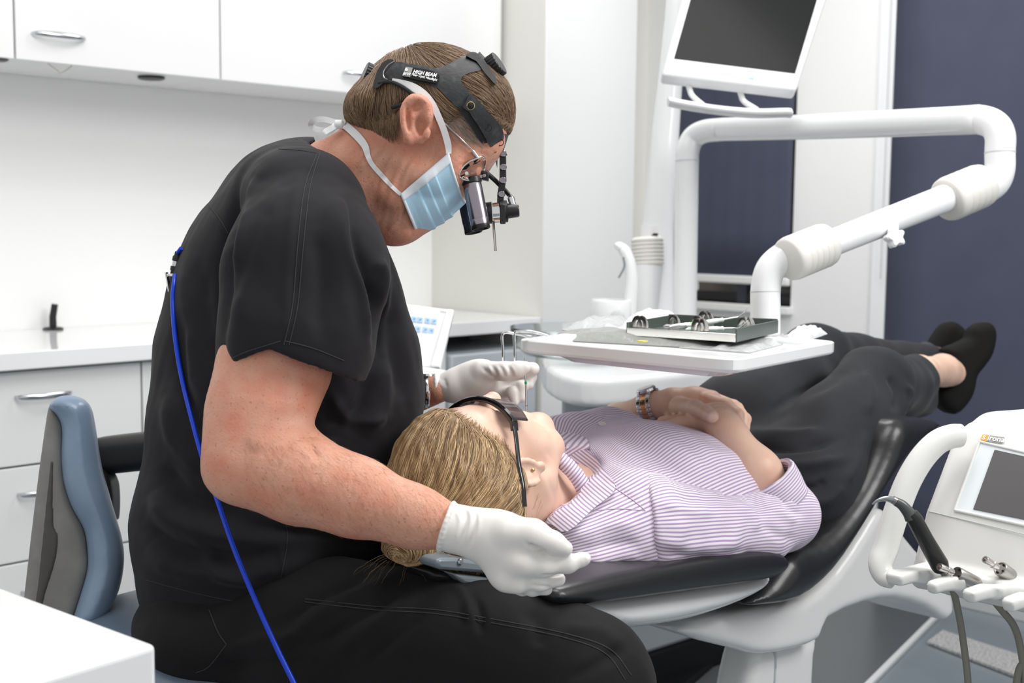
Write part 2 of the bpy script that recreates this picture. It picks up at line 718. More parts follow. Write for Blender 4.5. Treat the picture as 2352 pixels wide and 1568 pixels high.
def text_obj(name, body, org, xa, ya, size, material, parent, depth=.0002, bold=0.0, align='LEFT', shear=0.0):
    """flat lettering as a mesh; org world point, xa/ya unit axes"""
    cu = bpy.data.curves.new(name, 'FONT')
    cu.body, cu.size, cu.extrude, cu.offset, cu.align_x, cu.shear = body, size, depth, bold, align, shear
    cu.resolution_u = 3
    t = bpy.data.objects.new(name, cu)
    COL.objects.link(t)
    dg = bpy.context.evaluated_depsgraph_get()
    me = bpy.data.meshes.new_from_object(t.evaluated_get(dg))
    bpy.data.objects.remove(t)
    bpy.data.curves.remove(cu)
    me.materials.clear()
    xa = np.asarray(xa, float) / np.linalg.norm(xa)
    ya = np.asarray(ya, float)
    ya = ya - xa * (ya @ xa)
    ya /= np.linalg.norm(ya)
    za = np.cross(xa, ya)
    off = OFF.get(parent.name, np.zeros(3))
    n = len(me.vertices)
    co = np.zeros(n * 3)
    me.vertices.foreach_get('co', co)
    co = co.reshape(-1, 3)
    w = np.asarray(org, float) + co[:, :1] * xa + co[:, 1:2] * ya + co[:, 2:3] * za - off
    me.vertices.foreach_set('co', w.ravel())
    me.update()
    return link(me, name, material, parent)

# ================================================================== materials
M_wall = mat('wall paint', (.86, .86, .85), .6, bump=(60, .05, .002))
M_wallbeige = mat('beige wall paint', (.80, .79, .74), .6, bump=(60, .05, .002))
M_splash = mat('glossy white back panel', (.88, .88, .87), .18)
M_lam = mat('white laminate', (.80, .805, .80), .22)
M_lam2 = mat('white worktop', (.87, .875, .88), .08)
M_carcass = mat('grey carcass gap', (.45, .47, .43), .6)
M_chrome = mat('satin chrome', (.62, .64, .66), .22, 1.0)
M_steel = mat('bright steel', (.75, .75, .76), .12, 1.0)
M_floor = mat('grey vinyl floor', (.20, .235, .265), .28, var=(2.5, (.25, .285, .315), .35, .7))
M_blind = mat('navy blind fabric', (.062, .068, .108), .85, bump=(900, .15, .0006), var=(7, (.07, .076, .118), .3, .7))
M_plwhite = mat('white plastic', (.80, .805, .81), .2)
M_plwarm = mat('warm white plastic', (.80, .79, .755), .3)
M_plgrey = mat('light grey plastic', (.60, .62, .63), .3)
M_grey = mat('mid grey plastic', (.24, .26, .275), .3)
M_black = mat('black plastic', (.012, .012, .013), .35)
M_blackrub = mat('black rubber', (.015, .015, .016), .6)
M_darkglass = mat('dark glass', (.03, .03, .032), .1)

YW, YC, YF, XS, XW = 3.27, 2.735, 2.92, 2.87, 3.75
YB = 2.765

# ================================================================== the room
MB().box((-2, -2.5, -.05), (6.5, 3.6, 0)).build('floor', M_floor, structure=True, smooth=False)
MB().box((-2, YW, 0), (XS + .12, YW + .12, 2.9)).build('wall_back', M_splash, structure=True, smooth=False)
MB().box((XS, YC + .0005, 0), (XS + .021, YW, 2.9)).build('wall_side', M_wallbeige, structure=True, smooth=False)
xe = PY(1455, 600, YC)[0]
pil = MB().box((XS + .02, YC + .022, 0), (xe, YW, 2.9)).build('wall_pillar', M_wall, structure=True, smooth=False)
MB().box((XS + .0005, YC - .001, .0), (xe - .003, YC + .02, 2.9)).build('panel', M_lam, pil, bevel=.004)
MB().box((xe, YC + .3, 0), (XW + .12, YC + .42, 2.9)).build('wall_alcove', M_wallbeige, structure=True, smooth=False)
# end wall with two window openings
ya, yb = PX(1550, 600, XW)[1], PX(1819, 600, XW)[1]
yc = PX(2040, 600, XW)[1]
zs = PX(1700, 697, XW)[2]
zb = PX(1700, 632, XW)[2]
yd = -1.2
w = MB()
w.box((XW, ya, 0), (XW + .12, 3.3, 2.9)).box((XW, yc, 0), (XW + .12, yb, 2.9)).box((XW, yb, 0), (XW + .12, ya, zs)).box((XW, yb, 2.35), (XW + .12, ya, 2.9))
w.box((XW, yd, 2.35), (XW + .12, yc, 2.9)).box((XW, -2.5, 0), (XW + .12, yd, 2.9))
w.build('wall_end', M_wall, structure=True, smooth=False)
M_skirt = mat('pale grey skirting', (.55, .56, .56), .5)
MB().box((XW - .02, yd, 0), (XW, yc - .02, .035)).build('baseboard_end', M_skirt, structure=True, bevel=.003)


def window(name, y0, y1, z0, z1):
    f = MB()
    t = .035
    f.box((XW + .06, y0, z0), (XW + .1, y0 + t, z1)).box((XW + .06, y1 - t, z0), (XW + .1, y1, z1))
    f.box((XW + .06, y0, z0), (XW + .1, y1, z0 + t)).box((XW + .06, y0, z1 - t), (XW + .1, y1, z1))
    fr = f.build(name, mat('dark window frame', (.05, .05, .055), .4), structure=True, bevel=.003)
    MB().box((XW + .078, y0 + t, z0 + t), (XW + .084, y1 - t, z1 - t)).build('pane', mat('window glass', (.9, .95, .95), .02, trans=1.0), fr, smooth=False)
    return fr


w1 = window('window_1', yb, ya, zs, 2.35)
M_sill = mat('white sill', (.84, .84, .83), .3)
MB().box((XW - .03, yb - .01, zs - .028), (XW + .08, ya + .01, zs)).build('sill', M_sill, w1, bevel=.004)
MB().box((XW + .058, (yb + ya) / 2 - .03, zs), (XW + .1, (yb + ya) / 2 + .01, 2.3)).build('mullion', mat('grey mullion', (.10, .11, .15), .4), w1)
w2 = window('window_2', yd, yc, .035, 2.35)
tr = MB()
tr.box((XW - .012, yc, .0), (XW, yc + .055, 2.9))
tr.build('trim_1', mat('white trim', (.86, .87, .88), .35), structure=True, bevel=.003)
# dark yard outside
t = MB().box((4.6, .2, -.1), (4.75, 3.4, 1.04)).build('exterior_wall', mat('brown brick outside', (.05, .04, .034), .9, var=(9, (.09, .06, .045), .4, .6)), structure=True, smooth=False)
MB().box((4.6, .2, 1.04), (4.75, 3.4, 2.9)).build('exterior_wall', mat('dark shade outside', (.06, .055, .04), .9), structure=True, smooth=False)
rl = thing('outdoor_railing', 'dark slatted railing outside seen below the narrow raised blind', 'railing', (4.35, 2.3, 0))
for i, (zz, mm) in enumerate(((.93, (.035, .037, .045)), (.955, (.05, .045, .04)), (.985, (.09, .06, .045)))):
    MB().box((4.28 + .05 * i, 1.7, zz - .008), (4.32 + .05 * i, 3.0, zz + .008)).build('slat', mat('railing slat', mm, .7), rl, bevel=.003)
for yy in (1.8, 2.9):
    MB().box((4.3, yy - .03, 0), (4.42, yy + .03, .925)).build('post', M_grey, rl)


def blind(y0, y1, z0, label, chain):
    b = thing('roller_blind', label, 'blind', (XW - .02, (y0 + y1) / 2, z0), 'navy roller blinds')
    n = 24
    rows = [[(XW - .012 + (.002 * math.sin(j * 1.9 + i * .4) if 0 < i < 7 else 0), y0 + (y1 - y0) * j / n, z0 + (2.33 - z0) * i / 8) for j in range(n + 1)] for i in range(9)]
    MB().grid(rows).build('fabric', M_blind, b, thick=.002)
    MB().tube([(XW - .012, y0, 2.34), (XW - .012, y1, 2.34)], .022, 14).build('roller_tube', M_plgrey, b)
    if not chain:
        MB().box((XW - .026, y0 - .004, z0 - .03), (XW - .002, y1 + .004, z0)).build('bottom_bar', mat('white blind bar', (.80, .80, .79), .4), b, bevel=.006)
    else:
        MB().box((XW - .02, y0, z0 - .02), (XW - .004, y1, z0 + .002)).build('bottom_bar', M_blind, b, bevel=.003)
        c = MB()
        for k in range(150):
            z = 2.3 - k * .0085
            c.lathe((XW - .03, y1 + .013, z), (0, 0, 1), [(-.0026, .0008), (-.0014, .0026), (.0014, .0026), (.0026, .0008)], 6)
        c.build('bead_chain', mat('grey beads', (.5, .51, .53), .3), b, stuff=True)
    return b


blind(yb + .004, ya - .004, zb, 'narrow navy roller blind half raised above the white sill', False)
blind(yd, yc - .004, .05, 'wide navy roller blind with bead chain reaching the floor', True)

# speckled mat by the garden window
mt = MB()
a, b_, c_, d_ = [PZ(x, y, .004) for x, y in ((2165, 1452), (2500, 1560), (2420, 1590), (2130, 1478))]
M_mat = mat('speckled mat', (.30, .30, .30), .95, var=(160, (.55, .55, .54), .42, .58), bump=(150, .6, .004))
o = MB().prism([a, b_, c_, d_], (0, 0, .008)).build('door_mat', M_mat)
tag(o, 'grey speckled mat strip on the floor under the wide blind', 'mat')


# ================================================================== fitted cupboards
def bow(mb, c, ax, out, half, h=.007, proj=.026):
    """bow pull: c centre on the door, ax along, out away from the door"""
    c, ax, out = [np.asarray(q, float) for q in (c, ax, out)]
    pts = [c + ax * half * math.sin(a) + out * (proj * math.cos(a) ** .8 if math.cos(a) > .02 else .001) for a in np.linspace(-1.55, 1.55, 17)]
    up = np.cross(ax, out)
    rings = []
    for i, p in enumerate(pts):
        u = abs(i - 8) / 8
        hh = h * (1 - .45 * u ** 2)
        tt = .0035
        rings.append([p + up * hh * math.cos(t) + out * tt * math.sin(t) for t in np.linspace(0, 2 * math.pi, 9)[:-1]])
    mb.loft(rings)
    return mb


zu = PY(506, 183, YF)[2]
xg1, xg2 = PY(33, 60, YF)[0], PY(506, 90, YF)[0]


def wall_unit(x0, x1, hx, hz, label):
    u = thing('wall_cabinet', label, 'cabinet', ((x0 + x1) / 2, YF + .17, zu), 'white wall cabinets')
    MB().box((x0 + .001, YF + .022, zu + .004), (x1 - .001, YW - .002, 2.3)).build('carcass', M_lam, u, smooth=False)
    d = MB().box((x0 + .002, YF, zu), (x1 - .002, YF + .019, 2.3)).build('door', M_lam, u, bevel=.0015)
    if hx is not None:
        bow(MB(), (hx, YF, hz), (1, 0, 0), (0, -1, 0), .066).build('handle', M_chrome, d, sharp=60)
    return u


h1 = PY(134, 84, YF)
h2 = PY(828, 172, YF)
wall_unit(xg1 - .55, xg1, None, 0, 'white wall cabinet cut off at the photo left edge')
wall_unit(xg1, xg2, h1[0], h1[2], 'white wall cabinet with bow handle above the small black worktop post')
wall_unit(xg2, XS - .012, h2[0], h2[2], 'wide white wall cabinet behind the headlight wearer')
for (px, py, rr, lab) in ((365, 173, .035, 'black round under-cabinet light below the middle cabinet'), (5, 128, .03, 'black round under-cabinet light at the photo left edge')):
    p = PZ(px, py, zu + .004)
    o = MB().lathe((p[0], p[1] + .04, zu + .004), (0, 0, -1), [(0, rr), (.006, rr), (.009, rr * .8), (.009, .001)], 24).build('downlight', M_black)
    tag(o, lab, 'light', None)
p = PY(105, 142, YF + .05); q = PY(168, 152, YF + .05)
w_ = MB().tube(smooth_path([(p[0], p[1], zu + .006), (p[0] + .03, p[1], zu - .012), ((p[0] + q[0]) / 2, p[1] + .01, zu - .018), (q[0] - .02, p[1], zu - .01), (q[0], p[1], zu + .006)], 6), .0016, 6).build('light_wire', mat('cream wire', (.7, .68, .6), .5))
tag(w_, 'thin pale wire sagging under the middle wall cabinet', 'wire')

# base units
zt = .9
zt0 = PY(100, 846, YC)[2]
xq = PY(326, 900, YB)[0]
zg1, zg2 = PY(0, 1077, YB)[2], PY(0, 1300, YB)[2]


def base_unit(x0, x1, label, zs_, handles, group='white base cabinets'):
    u = thing('base_cabinet', label, 'cabinet', ((x0 + x1) / 2, YB + .2, 0), group)
    MB().box((x0 + .001, YB + .022, .08), (x1 - .001, YW - .002, zt0 - .006)).build('carcass', M_carcass, u, smooth=False)
    MB().box((x0 + .001, YB + .07, .0), (x1 - .001, YB + .09, .08)).build('plinth', M_grey, u, smooth=False)
    for i in range(len(zs_) - 1):
        d = MB().box((x0 + .0025, YB, zs_[i + 1] + .0025), (x1 - .0025, YB + .019, zs_[i] - .0025)).build('drawer', M_lam, u, bevel=.0015)
        if handles and handles[i] is not None:
            bow(MB(), handles[i], (1, 0, 0), (0, -1, 0), .066, proj=.03).build('handle', M_chrome, d, sharp=60)
    return u


ztop = zt0 - .004
hb = [PY(x, y, YB) for x, y in ((99, 906), (104, 1126), (112, 1347))]
zz = [ztop, zg1, zg2, .09]
base_unit(xq - .6, xq, 'white three drawer base unit behind the blue stool back', zz, [(h[0], YB, h[2]) for h in hb])
base_unit(xq - 1.2, xq - .6, 'white three drawer base unit outside the photo left edge', zz, [(h[0] - .6, YB, h[2]) for h in hb])
hx = PY(368, 880, YB)
base_unit(xq, xq + .6, 'white three drawer base unit behind the seated person', zz, [(hx[0] + .06, YB, hx[2]), (hx[0] + .06, YB, hx[2] - .2), (hx[0] + .06, YB, hx[2] - .4)])
base_unit(xq + .6, xq + 1.0, 'plain white base unit hidden behind the seated person', [ztop, .09], None)
# grey open unit at the end of the run
x5 = xq + 1.0
u = thing('base_cabinet', 'grey base unit with an open dark slot at the end of the worktop', 'cabinet', ((x5 + XS) / 2, YB + .2, 0), 'white base cabinets')
zslot = PY(1100, 805, YB)[2]
M_unitgrey = mat('blue grey laminate', (.52, .56, .59), .25)
MB().box((x5, YB + .02, .0), (XS - .01, YW - .002, zslot)).build('carcass', M_unitgrey, u, smooth=False)
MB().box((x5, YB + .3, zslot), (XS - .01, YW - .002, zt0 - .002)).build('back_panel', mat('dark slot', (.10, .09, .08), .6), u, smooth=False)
MB().box((x5 + .002, YB - .02, .3), (XS - .012, YB + .018, zslot - .004)).build('drawer', M_unitgrey, u, bevel=.006)
wt = MB().box((-.6, YC, zt0), (XS - .003, YW - .001, zt)).build('worktop', M_lam2, bevel=.003)
tag(wt, 'long glossy white worktop running below the wall cabinets', 'worktop')

# black post on the worktop
p = PZ(122, 757, zt)
u = thing('worktop_post', 'black post with round base standing on the white worktop', 'post', (p[0], p[1], zt))
MB().lathe((p[0], p[1], zt), (0, 0, 1), [(0, .027), (.004, .027), (.007, .022), (.008, .012)], 28).build('base', M_black, u)
MB().tube([(p[0], p[1], zt + .007), (p[0], p[1], zt + .035), (p[0] + .0045, p[1] - .0045, zt + .069)], [.0098, .0092, .0085], 16).build('post', M_black, u)

# foreground trolley corner
C = PZ(361, 1478, .84)
e1 = PZ(0, 1345, .84) - C
e1 /= np.linalg.norm(e1)
e2 = np.array([-e1[1], e1[0], 0])
if (PZ(100, 1560, .84) - C) @ e2 < 0:
    e2 = -e2
u = thing('trolley', 'white box trolley corner in the photo lower left foreground', 'trolley', (C + e1 * .25 + e2 * .2) * np.array([1, 1, 0]))
z3 = np.array([0, 0, 1.0])
q = C + e1 * .25 + e2 * .2
MB().obox(q - z3 * .395, (e1, e2, z3), (.25, .2, .395)).build('body', M_plwhite, u, bevel=.006, seg=4)
for i in (-1, 1):
    for j in (-1, 1):
        cc = q + e1 * .2 * i + e2 * .15 * j
        cc[2] = .025
        MB().lathe(cc - e1 * .01, e1, [(0, .015), (.003, .025), (.017, .025), (.02, .015)], 16).build('caster', M_blackrub, u)


def folds(v, n, lines, dmin=0, dmax=9):
    """ridges (+) and creases (-) along px lines, height in m, width in px, on the side towards the viewer"""
    x = 1176 + FPX * v[:, 0] / v[:, 2]
    y = 784 - FPX * v[:, 1] / v[:, 2]
    fc = np.clip(-(n * v).sum(1) / np.linalg.norm(v, axis=1) * 2.5, 0, 1)
    fc = fc * (v[:, 2] > dmin) * (v[:, 2] < dmax)
    out = v.copy()
    for pts, w, h in lines:
        p = smooth_path(pts, 5) if len(pts) > 2 else np.asarray(pts, float)
        best = np.full(len(v), 1e9)
        tt = np.zeros(len(v))
        m = len(p) - 1
        sel = (x > p[:, 0].min() - 3 * w) & (x < p[:, 0].max() + 3 * w) & (y > p[:, 1].min() - 3 * w) & (y < p[:, 1].max() + 3 * w)
        if not sel.any():
            continue
        xs, ys = x[sel], y[sel]
        b = np.full(len(xs), 1e9)
        t0 = np.zeros(len(xs))
        for i in range(m):
            e = p[i + 1] - p[i]
            t = np.clip(((xs - p[i][0]) * e[0] + (ys - p[i][1]) * e[1]) / (e @ e + 1e-9), 0, 1)
            d = np.hypot(xs - p[i][0] - t * e[0], ys - p[i][1] - t * e[1])
            c = d < b
            b[c], t0[c] = d[c], (i + t[c]) / m
        taper = np.clip(np.minimum(t0, 1 - t0) * 5, .15, 1)
        a = np.zeros(len(v))
        a[sel] = np.exp(-(b / w) ** 2) * taper * h
        out += n * (a * fc)[:, None]
    return out


def comb(sk, roots, dirfn, length, steps, lift, jit=.15):
    out = []
    for p in roots:
        L = length(p) if callable(length) else length
        L *= RNG.uniform(.75, 1.15)
        st = L / steps
        q, nn = sk.near(p)
        if nn @ (q - p) > 0 and False:
            nn = -nn
        j3 = RNG.normal(size=3) * jit
        lf = lift * RNG.uniform(.25, 1.3)
        s = [q + nn * .0003]
        cur = q
        for i in range(steps):
            d = dirfn(cur) + j3 * (.4 + .6 * i / steps)
            d = d - nn * (d @ nn)
            d /= np.linalg.norm(d) + 1e-9
            cur, nn = sk.near(cur + d * st)
            s.append(cur + nn * lf * min(1, (i + 1) / 2.5))
        out.append(np.array(s))
    return out


def hair_mat(name, c1, c2, c3, rough=.38):
    m = bpy.data.materials.new(name)
    m.use_nodes = True
    nt = m.node_tree
    b = nt.nodes['Principled BSDF']
    b.inputs['Roughness'].default_value = rough
    b.inputs['Specular IOR Level'].default_value = .55
    a = nt.nodes.new('ShaderNodeAttribute')
    a.attribute_name = 'shade'
    r = nt.nodes.new('ShaderNodeValToRGB')
    r.color_ramp.elements[0].color = (*c1, 1)
    r.color_ramp.elements[1].color = (*c3, 1)
    e = r.color_ramp.elements.new(.5)
    e.color = (*c2, 1)
    nt.links.new(a.outputs['Fac'], r.inputs[0])
    nt.links.new(r.outputs[0], b.inputs['Base Color'])
    return m


def skin_mat(name, base, red, freck, fs, fth, bump):
    m = mat(name, base, .45, var=(28, red, .38, .72), bump=bump, sss=.12, spec=.4)
    nt = m.node_tree
    b = nt.nodes['Principled BSDF']
    mx0 = [n for n in nt.nodes if n.type == 'MIX'][0]
    tc = [n for n in nt.nodes if n.type == 'TEX_COORD'][0]
    n = nt.nodes.new('ShaderNodeTexNoise')
    n.inputs['Scale'].default_value = fs
    n.inputs['Detail'].default_value = 2
    nt.links.new(tc.outputs['Object'], n.inputs['Vector'])
    mr = nt.nodes.new('ShaderNodeMapRange')
    mr.inputs[1].default_value, mr.inputs[2].default_value = fth, fth + .1
    mr.inputs[4].default_value = .6
    nt.links.new(n.outputs['Fac'], mr.inputs[0])
    mx = nt.nodes.new('ShaderNodeMix')
    mx.data_type = 'RGBA'
    mx.inputs[7].default_value = (*freck, 1)
    nt.links.new(mx0.outputs[2], mx.inputs[6])
    nt.links.new(mr.outputs[0], mx.inputs[0])
    nt.links.new(mx.outputs[2], b.inputs['Base Color'])
    return m


M_skin1 = skin_mat('weathered skin', (.64, .335, .235), (.60, .235, .155), (.36, .15, .085), 260, .63, (380, .38, .0016, 5))
M_hairbase1 = mat('brown hair mass', (.10, .06, .035), .6, bump=(300, .4, .001))
M_hair1 = hair_mat('brown hair', (.12, .07, .038), (.225, .135, .072), (.40, .275, .17))
M_hairgrey = hair_mat('greying hair', (.20, .14, .10), (.36, .29, .23), (.58, .52, .46))
M_scrub = mat('black scrub cotton', (.0135, .0126, .0150), .78, bump=(1500, .2, .0004, 2), sheen=.06, spec=.2)
M_trouser = mat('black trouser cotton', (.0090, .0087, .0097), .8, bump=(1300, .2, .0004, 2), sheen=.05, spec=.2)
M_glove = mat('white latex glove', (.80, .775, .745), .42, sss=.08, spec=.35, bump=(500, .06, .0006))

D0 = 1.575
dent = thing('person', 'man in black scrubs with mask and headlight, seated and bending over the patient', 'person', P(560, 1400, 1.68) * np.array([1, 1, 0]))

# ---------------------------------------------------------------- body: one skin from head to wrists
B = Sculpt(.0026)
# hidden trunk and shoulders carrying the neck and arms
B.chain([(735, 470, 1.62, 80), (650, 700, 1.69, 150), (640, 1000, 1.69, 190), (590, 1300, 1.69, 180)], .03)
B.chain([(700, 480, 1.51, 85), (740, 465, 1.66, 90), (720, 470, 1.84, 85)], .03)
# neck
B.chain([(905, 350, D0, 92), (830, 390, 1.59, 100), (760, 440, 1.62, 108)], .03)
B.chain([(860, 470, D0, 60), (800, 500, 1.60, 70)], .03)
# skull and face
B.pell(990, 262, D0, 162, 143, .0765, 0, .02)
B.pell(1080, 292, D0, 74, 92, .062, 20, .03)
B.chain([(1035, 380, D0, 62), (990, 435, D0, 56), (948, 492, D0, 38)], .025)
B.cap(V(1105, 330, D0 - .02), V(1105, 330, D0 + .02), 44 * D0 / FPX, k=.02)                   # brow
for sg in (-1, 1):
    B.chain([(935, 395, D0 + sg * .042, 34), (912, 450, D0 + sg * .038, 32), (918, 513, D0 + sg * .016, 26)], .02)   # jaw
    B.chain([(1035, 390, D0 + sg * .043, 36), (990, 410, D0 + sg * .042, 36)], .03)                                # cheek bone
    B.pell(1092, 398, D0 + sg * .052, 22, 17, .012, 40, .014, 's')                             # eye hollow
    B.cap(V(1083, 391, D0 + sg * .034), V(1083, 391, D0 + sg * .034), .0125, k=.004)            # lidded eye
    B.chain([(1104, 372, D0 + sg * .018, 12), (1088, 366, D0 + sg * .048, 9)], .010)            # brow ridge
B.chain([(1108, 384, D0, 14), (1078, 425, D0, 16), (1058, 446, D0, 18)], .012)                 # nose
B.chain([(1010, 470, D0, 32), (972, 502, D0, 28)], .02)                                        # lips
B.chain([(935, 520, D0 - .012, 27), (935, 520, D0 + .012, 27)], .015)                          # chin
B.chain([(905, 522, D0, 26), (885, 500, D0, 40), (850, 480, 1.585, 70)], .03)                  # under the chin
# ears
for sg, dd in ((-1, D0 - .086), (1, D0 + .086)):
    B.pell(955, 280, dd, 25, 54, .009, -14, .008)
    ring = smooth_path([(936, 318), (925, 285), (924, 252), (940, 230), (962, 225), (984, 238), (990, 262), (984, 280)], 3)
    B.chain([(x, y, dd + sg * .007, 6.5) for x, y in [(955 + (x_ - 955) * .86, y_) for x_, y_ in ring]], .006)
    B.chain([(x, y, dd + sg * .0055, 5) for x, y in ((948, 300), (945, 270), (957, 250), (970, 247))], .006)
    B.cap(V(939, 323, dd), V(939, 323, dd), .0066, k=.006)
    B.pell(967, 290, dd + sg * .009, 14, 25, .014, -8, .004, 's')
    B.pell(957, 246, dd + sg * .010, 13, 8, .008, -30, .004, 's')
    B.pell(937, 272, dd + sg * .010, 4.5, 30, .008, -4, .004, 's')
    B.cap(V(982, 302, dd + sg * .006), V(980, 312, dd + sg * .005), .0042, k=.006)
    B.pell(975, 265, D0 + sg * .074, 28, 36, .010, 0, .012)
# near arm
B.chain([(700, 520, 1.50, 95), (630, 840, 1.432, 118), (592, 960, 1.412, 108), (562, 1066, 1.392, 84)], .03)
B.chain([(568, 1060, 1.392, 86), (690, 1098, 1.386, 94), (820, 1142, 1.38, 80), (950, 1186, 1.375, 60), (1060, 1218, 1.37, 47)], .03)
B.cap(V(510, 1085, 1.395), V(520, 1095, 1.395), .013, k=.02)
# far arm
B.chain([(720, 480, 1.84, 85), (640, 820, 1.93, 88), (640, 930, 1.93, 80), (860, 930, 1.83, 58), (1005, 893, 1.775, 33)], .03)
v, q = B.build()
n = normals(v, q)
NK = [(x0, y0, x1, y1) for x0, y0, x1, y1 in ((925, 350, 880, 470), (905, 345, 860, 455), (880, 345, 835, 430), (860, 340, 815, 400), (945, 350, 905, 480))]
lines = [([(a, b), ((a + c) / 2 - 6, (b + d) / 2), (c, d)], 5, -.0014) for a, b, c, d in NK]
lines = [(l[0], 3.5, -.0014) for l in lines]
lines += [([(a + 11, b + 4), ((a + c) / 2 + 5, (b + d) / 2), (c + 10, d + 3)], 5, .0010) for a, b, c, d in NK]
lines += [([(1075, 375), (1055, 380), (1040, 392)], 3, -.0010), ([(1078, 385), (1060, 395), (1048, 410)], 3, -.0010), ([(1075, 366), (1055, 364), (1040, 370)], 3, -.0009)]
lines += [([(1130, 345), (1100, 335), (1075, 322)], 3, -.0008), ([(1125, 358), (1095, 350), (1065, 340)], 3, -.0008), ([(1135, 330), (1110, 318), (1085, 308)], 3, -.0007)]
lines += [([(945, 470), (925, 500), (915, 535)], 7, -.0022), ([(960, 500), (948, 525), (945, 540)], 5, -.0015), ([(930, 480), (905, 515), (890, 530)], 6, .0016)]
lines += [([(990, 320), (985, 345), (970, 370)], 4, -.0009), ([(1000, 325), (998, 350), (990, 380)], 4, -.0008)]
lines += [([(690, 975), (720, 1030), (735, 1060)], 10, -.003), ([(640, 900), (600, 980), (580, 1040)], 26, .003)]
v = folds(v, n, lines)
v += n * (waves(v, .012, 3)[:, None] * .00012)
nx, ny = 1176 + FPX * v[:, 0] / v[:, 2], 784 - FPX * v[:, 1] / v[:, 2]
nm_ = np.clip((nx - 770) / 60, 0, 1) * np.clip((1000 - nx) / 60, 0, 1) * np.clip((ny - 310) / 40, 0, 1) * np.clip((560 - ny) / 40, 0, 1)
v += n * (waves(v @ np.array([[.87, .5, 0], [-.5, .87, 0], [0, 0, 1]]), .016, 6, stretch=(2.0, .30, .6)) * nm_ * .00075)[:, None]
body = skin_obj('body', v, q, M_skin1, dent)
SK1 = Skin(v, q)

# ---------------------------------------------------------------- hair
SH = Sculpt(.004)
SH.pell(990, 256, D0, 171, 151, .0835, 0, .02)
SH.pell(856, 250, D0, 62, 52, .066, -20, .02)
SH.pell(1085, 262, D0, 84, 96, .067, 30, .03)
hv, hq = SH.build()
SKH = Skin(hv, hq)                                     # smooth cap used to lay the headband on
H2 = Sculpt(.0026)
H2.ops = list(SH.ops)
hl = [(740, 278), (795, 284), (850, 296), (903, 300), (915, 286), (935, 262), (982, 254), (1003, 266), (1010, 300), (1030, 306), (1060, 290), (1090, 285), (1130, 298), (1185, 312), (1220, 640), (740, 640)]
H2.poly([((x - 985) * D0 / FPX, (260 - y) * D0 / FPX) for x, y in hl], V(985, 260, D0) * np.array([1, 1, 1]), np.eye(3), .2, .001, .006, 's')
v, q = H2.build()
n = normals(v, q)
v += n * (waves(v, .006, 5, stretch=(.35, 1.6, 1)) * .0003)[:, None]
hairo = skin_obj('hair', v, q, M_hairbase1, dent)
SKH2 = Skin(v, q)
crown = V(885, 140, D0 + .035)


def hdir(p):
    d = p - crown
    x = 1176 + FPX * p[0] / p[2]
    d = d / (np.linalg.norm(d) + 1e-6)
    w = np.clip((x - 930) / 120, 0, 1)
    return d * np.array([1, 1, .6]) + np.array([-.25 * (1 - w) + .5 * w, -.5 * (1 - w) - .1, 0])


idx = RNG.choice(len(v), 9000)
roots = [v[i] for i in idx if v[i][2] < D0 + .06 and n[i] @ v[i] < .4]
st = comb(SKH2, roots, hdir, lambda p: .042, 9, .0020, .07)
hair_obj('hair_strands', st, M_hair1, hairo, .00030)
# short greying temple hair fading into the skin
tr_ = []
for i in range(1500):
    x, y = RNG.uniform(1012, 1105), RNG.uniform(205, 335)
    if y > 250 + (x - 985) * .62 + RNG.uniform(-5, 70) * .55 or y < 150 + (x - 985) * .75:
        continue
    h = SK1.hit(x, y, 0)
    if h is not None:
        tr_.append(h)
st = comb(SK1, tr_, lambda p: np.array([.75, -.6, 0]), .011, 4, .0016, .25)
hair_obj('temple_hair', st, M_hairgrey, hairo, .00022)
nr = []
for i in range(900):
    x = RNG.uniform(792, 915)
    y = RNG.uniform(262, 300) if x < 900 else RNG.uniform(255, 300)
    h = SKH.hit(x, y, 0)
    if h is not None:
        nr.append(h)
st = comb(SKH, nr, lambda p: np.array([-.15, -1, 0]), .018, 5, .0012, .2)
hair_obj('nape_hair', st, M_hair1, hairo, .00026)
# arm hair
ah = []
for i in range(2600):
    x, y = RNG.uniform(560, 1020), RNG.uniform(1000, 1262)
    h = SK1.hit(x, y, 0)
    if h is not None and h[2] < 1.42:
        ah.append(h)
st = comb(SK1, ah, lambda p: np.array([.45, -.8, 0]), .010, 4, .0012, .45)
M_armhair = hair_mat('fair arm hair', (.34, .17, .10), (.50, .28, .17), (.66, .42, .27))
ahm = hair_obj('arm_hair', st, M_armhair, dent, .00006)

# ---------------------------------------------------------------- scrub top
T = Sculpt(.0038)
T.chain([(660, 480, 1.66, 150), (652, 640, 1.69, 236), (655, 780, 1.69, 274), (667, 900, 1.69, 296), (648, 1010, 1.69, 292), (630, 1110, 1.69, 272), (596, 1215, 1.69, 276), (590, 1320, 1.69, 262)], .03)
T.chain([(690, 475, 1.52, 128), (735, 455, 1.66, 112), (715, 455, 1.86, 120)], .04)
T.chain([(740, 485, 1.60, 102), (790, 650, 1.63, 100), (850, 800, 1.66, 90)], .04)
T.chain([(715, 455, 1.86, 120), (690, 620, 1.92, 120), (660, 820, 1.95, 110)], .03)
T.chain([(645, 452, 1.575, 106), (600, 560, 1.60, 118)], .04)
# near sleeve
T.chain([(702, 485, 1.51, 138), (704, 620, 1.462, 183), (682, 770, 1.442, 172), (655, 900, 1.432, 160)], .022)
T.planes([((-55, 150, 0), V(650, 801, 1.44)), ((68, 162, 0), V(650, 801, 1.44)), ((0, 0, 1), (0, 0, 1.535))], 's', .003, V(430, 1060, 1.2) * np.array([1, 1, 1]), V(915, 770, 1.54))
T.chain([(684, 760, 1.442, 158), (655, 940, 1.432, 147)], .004, 's')
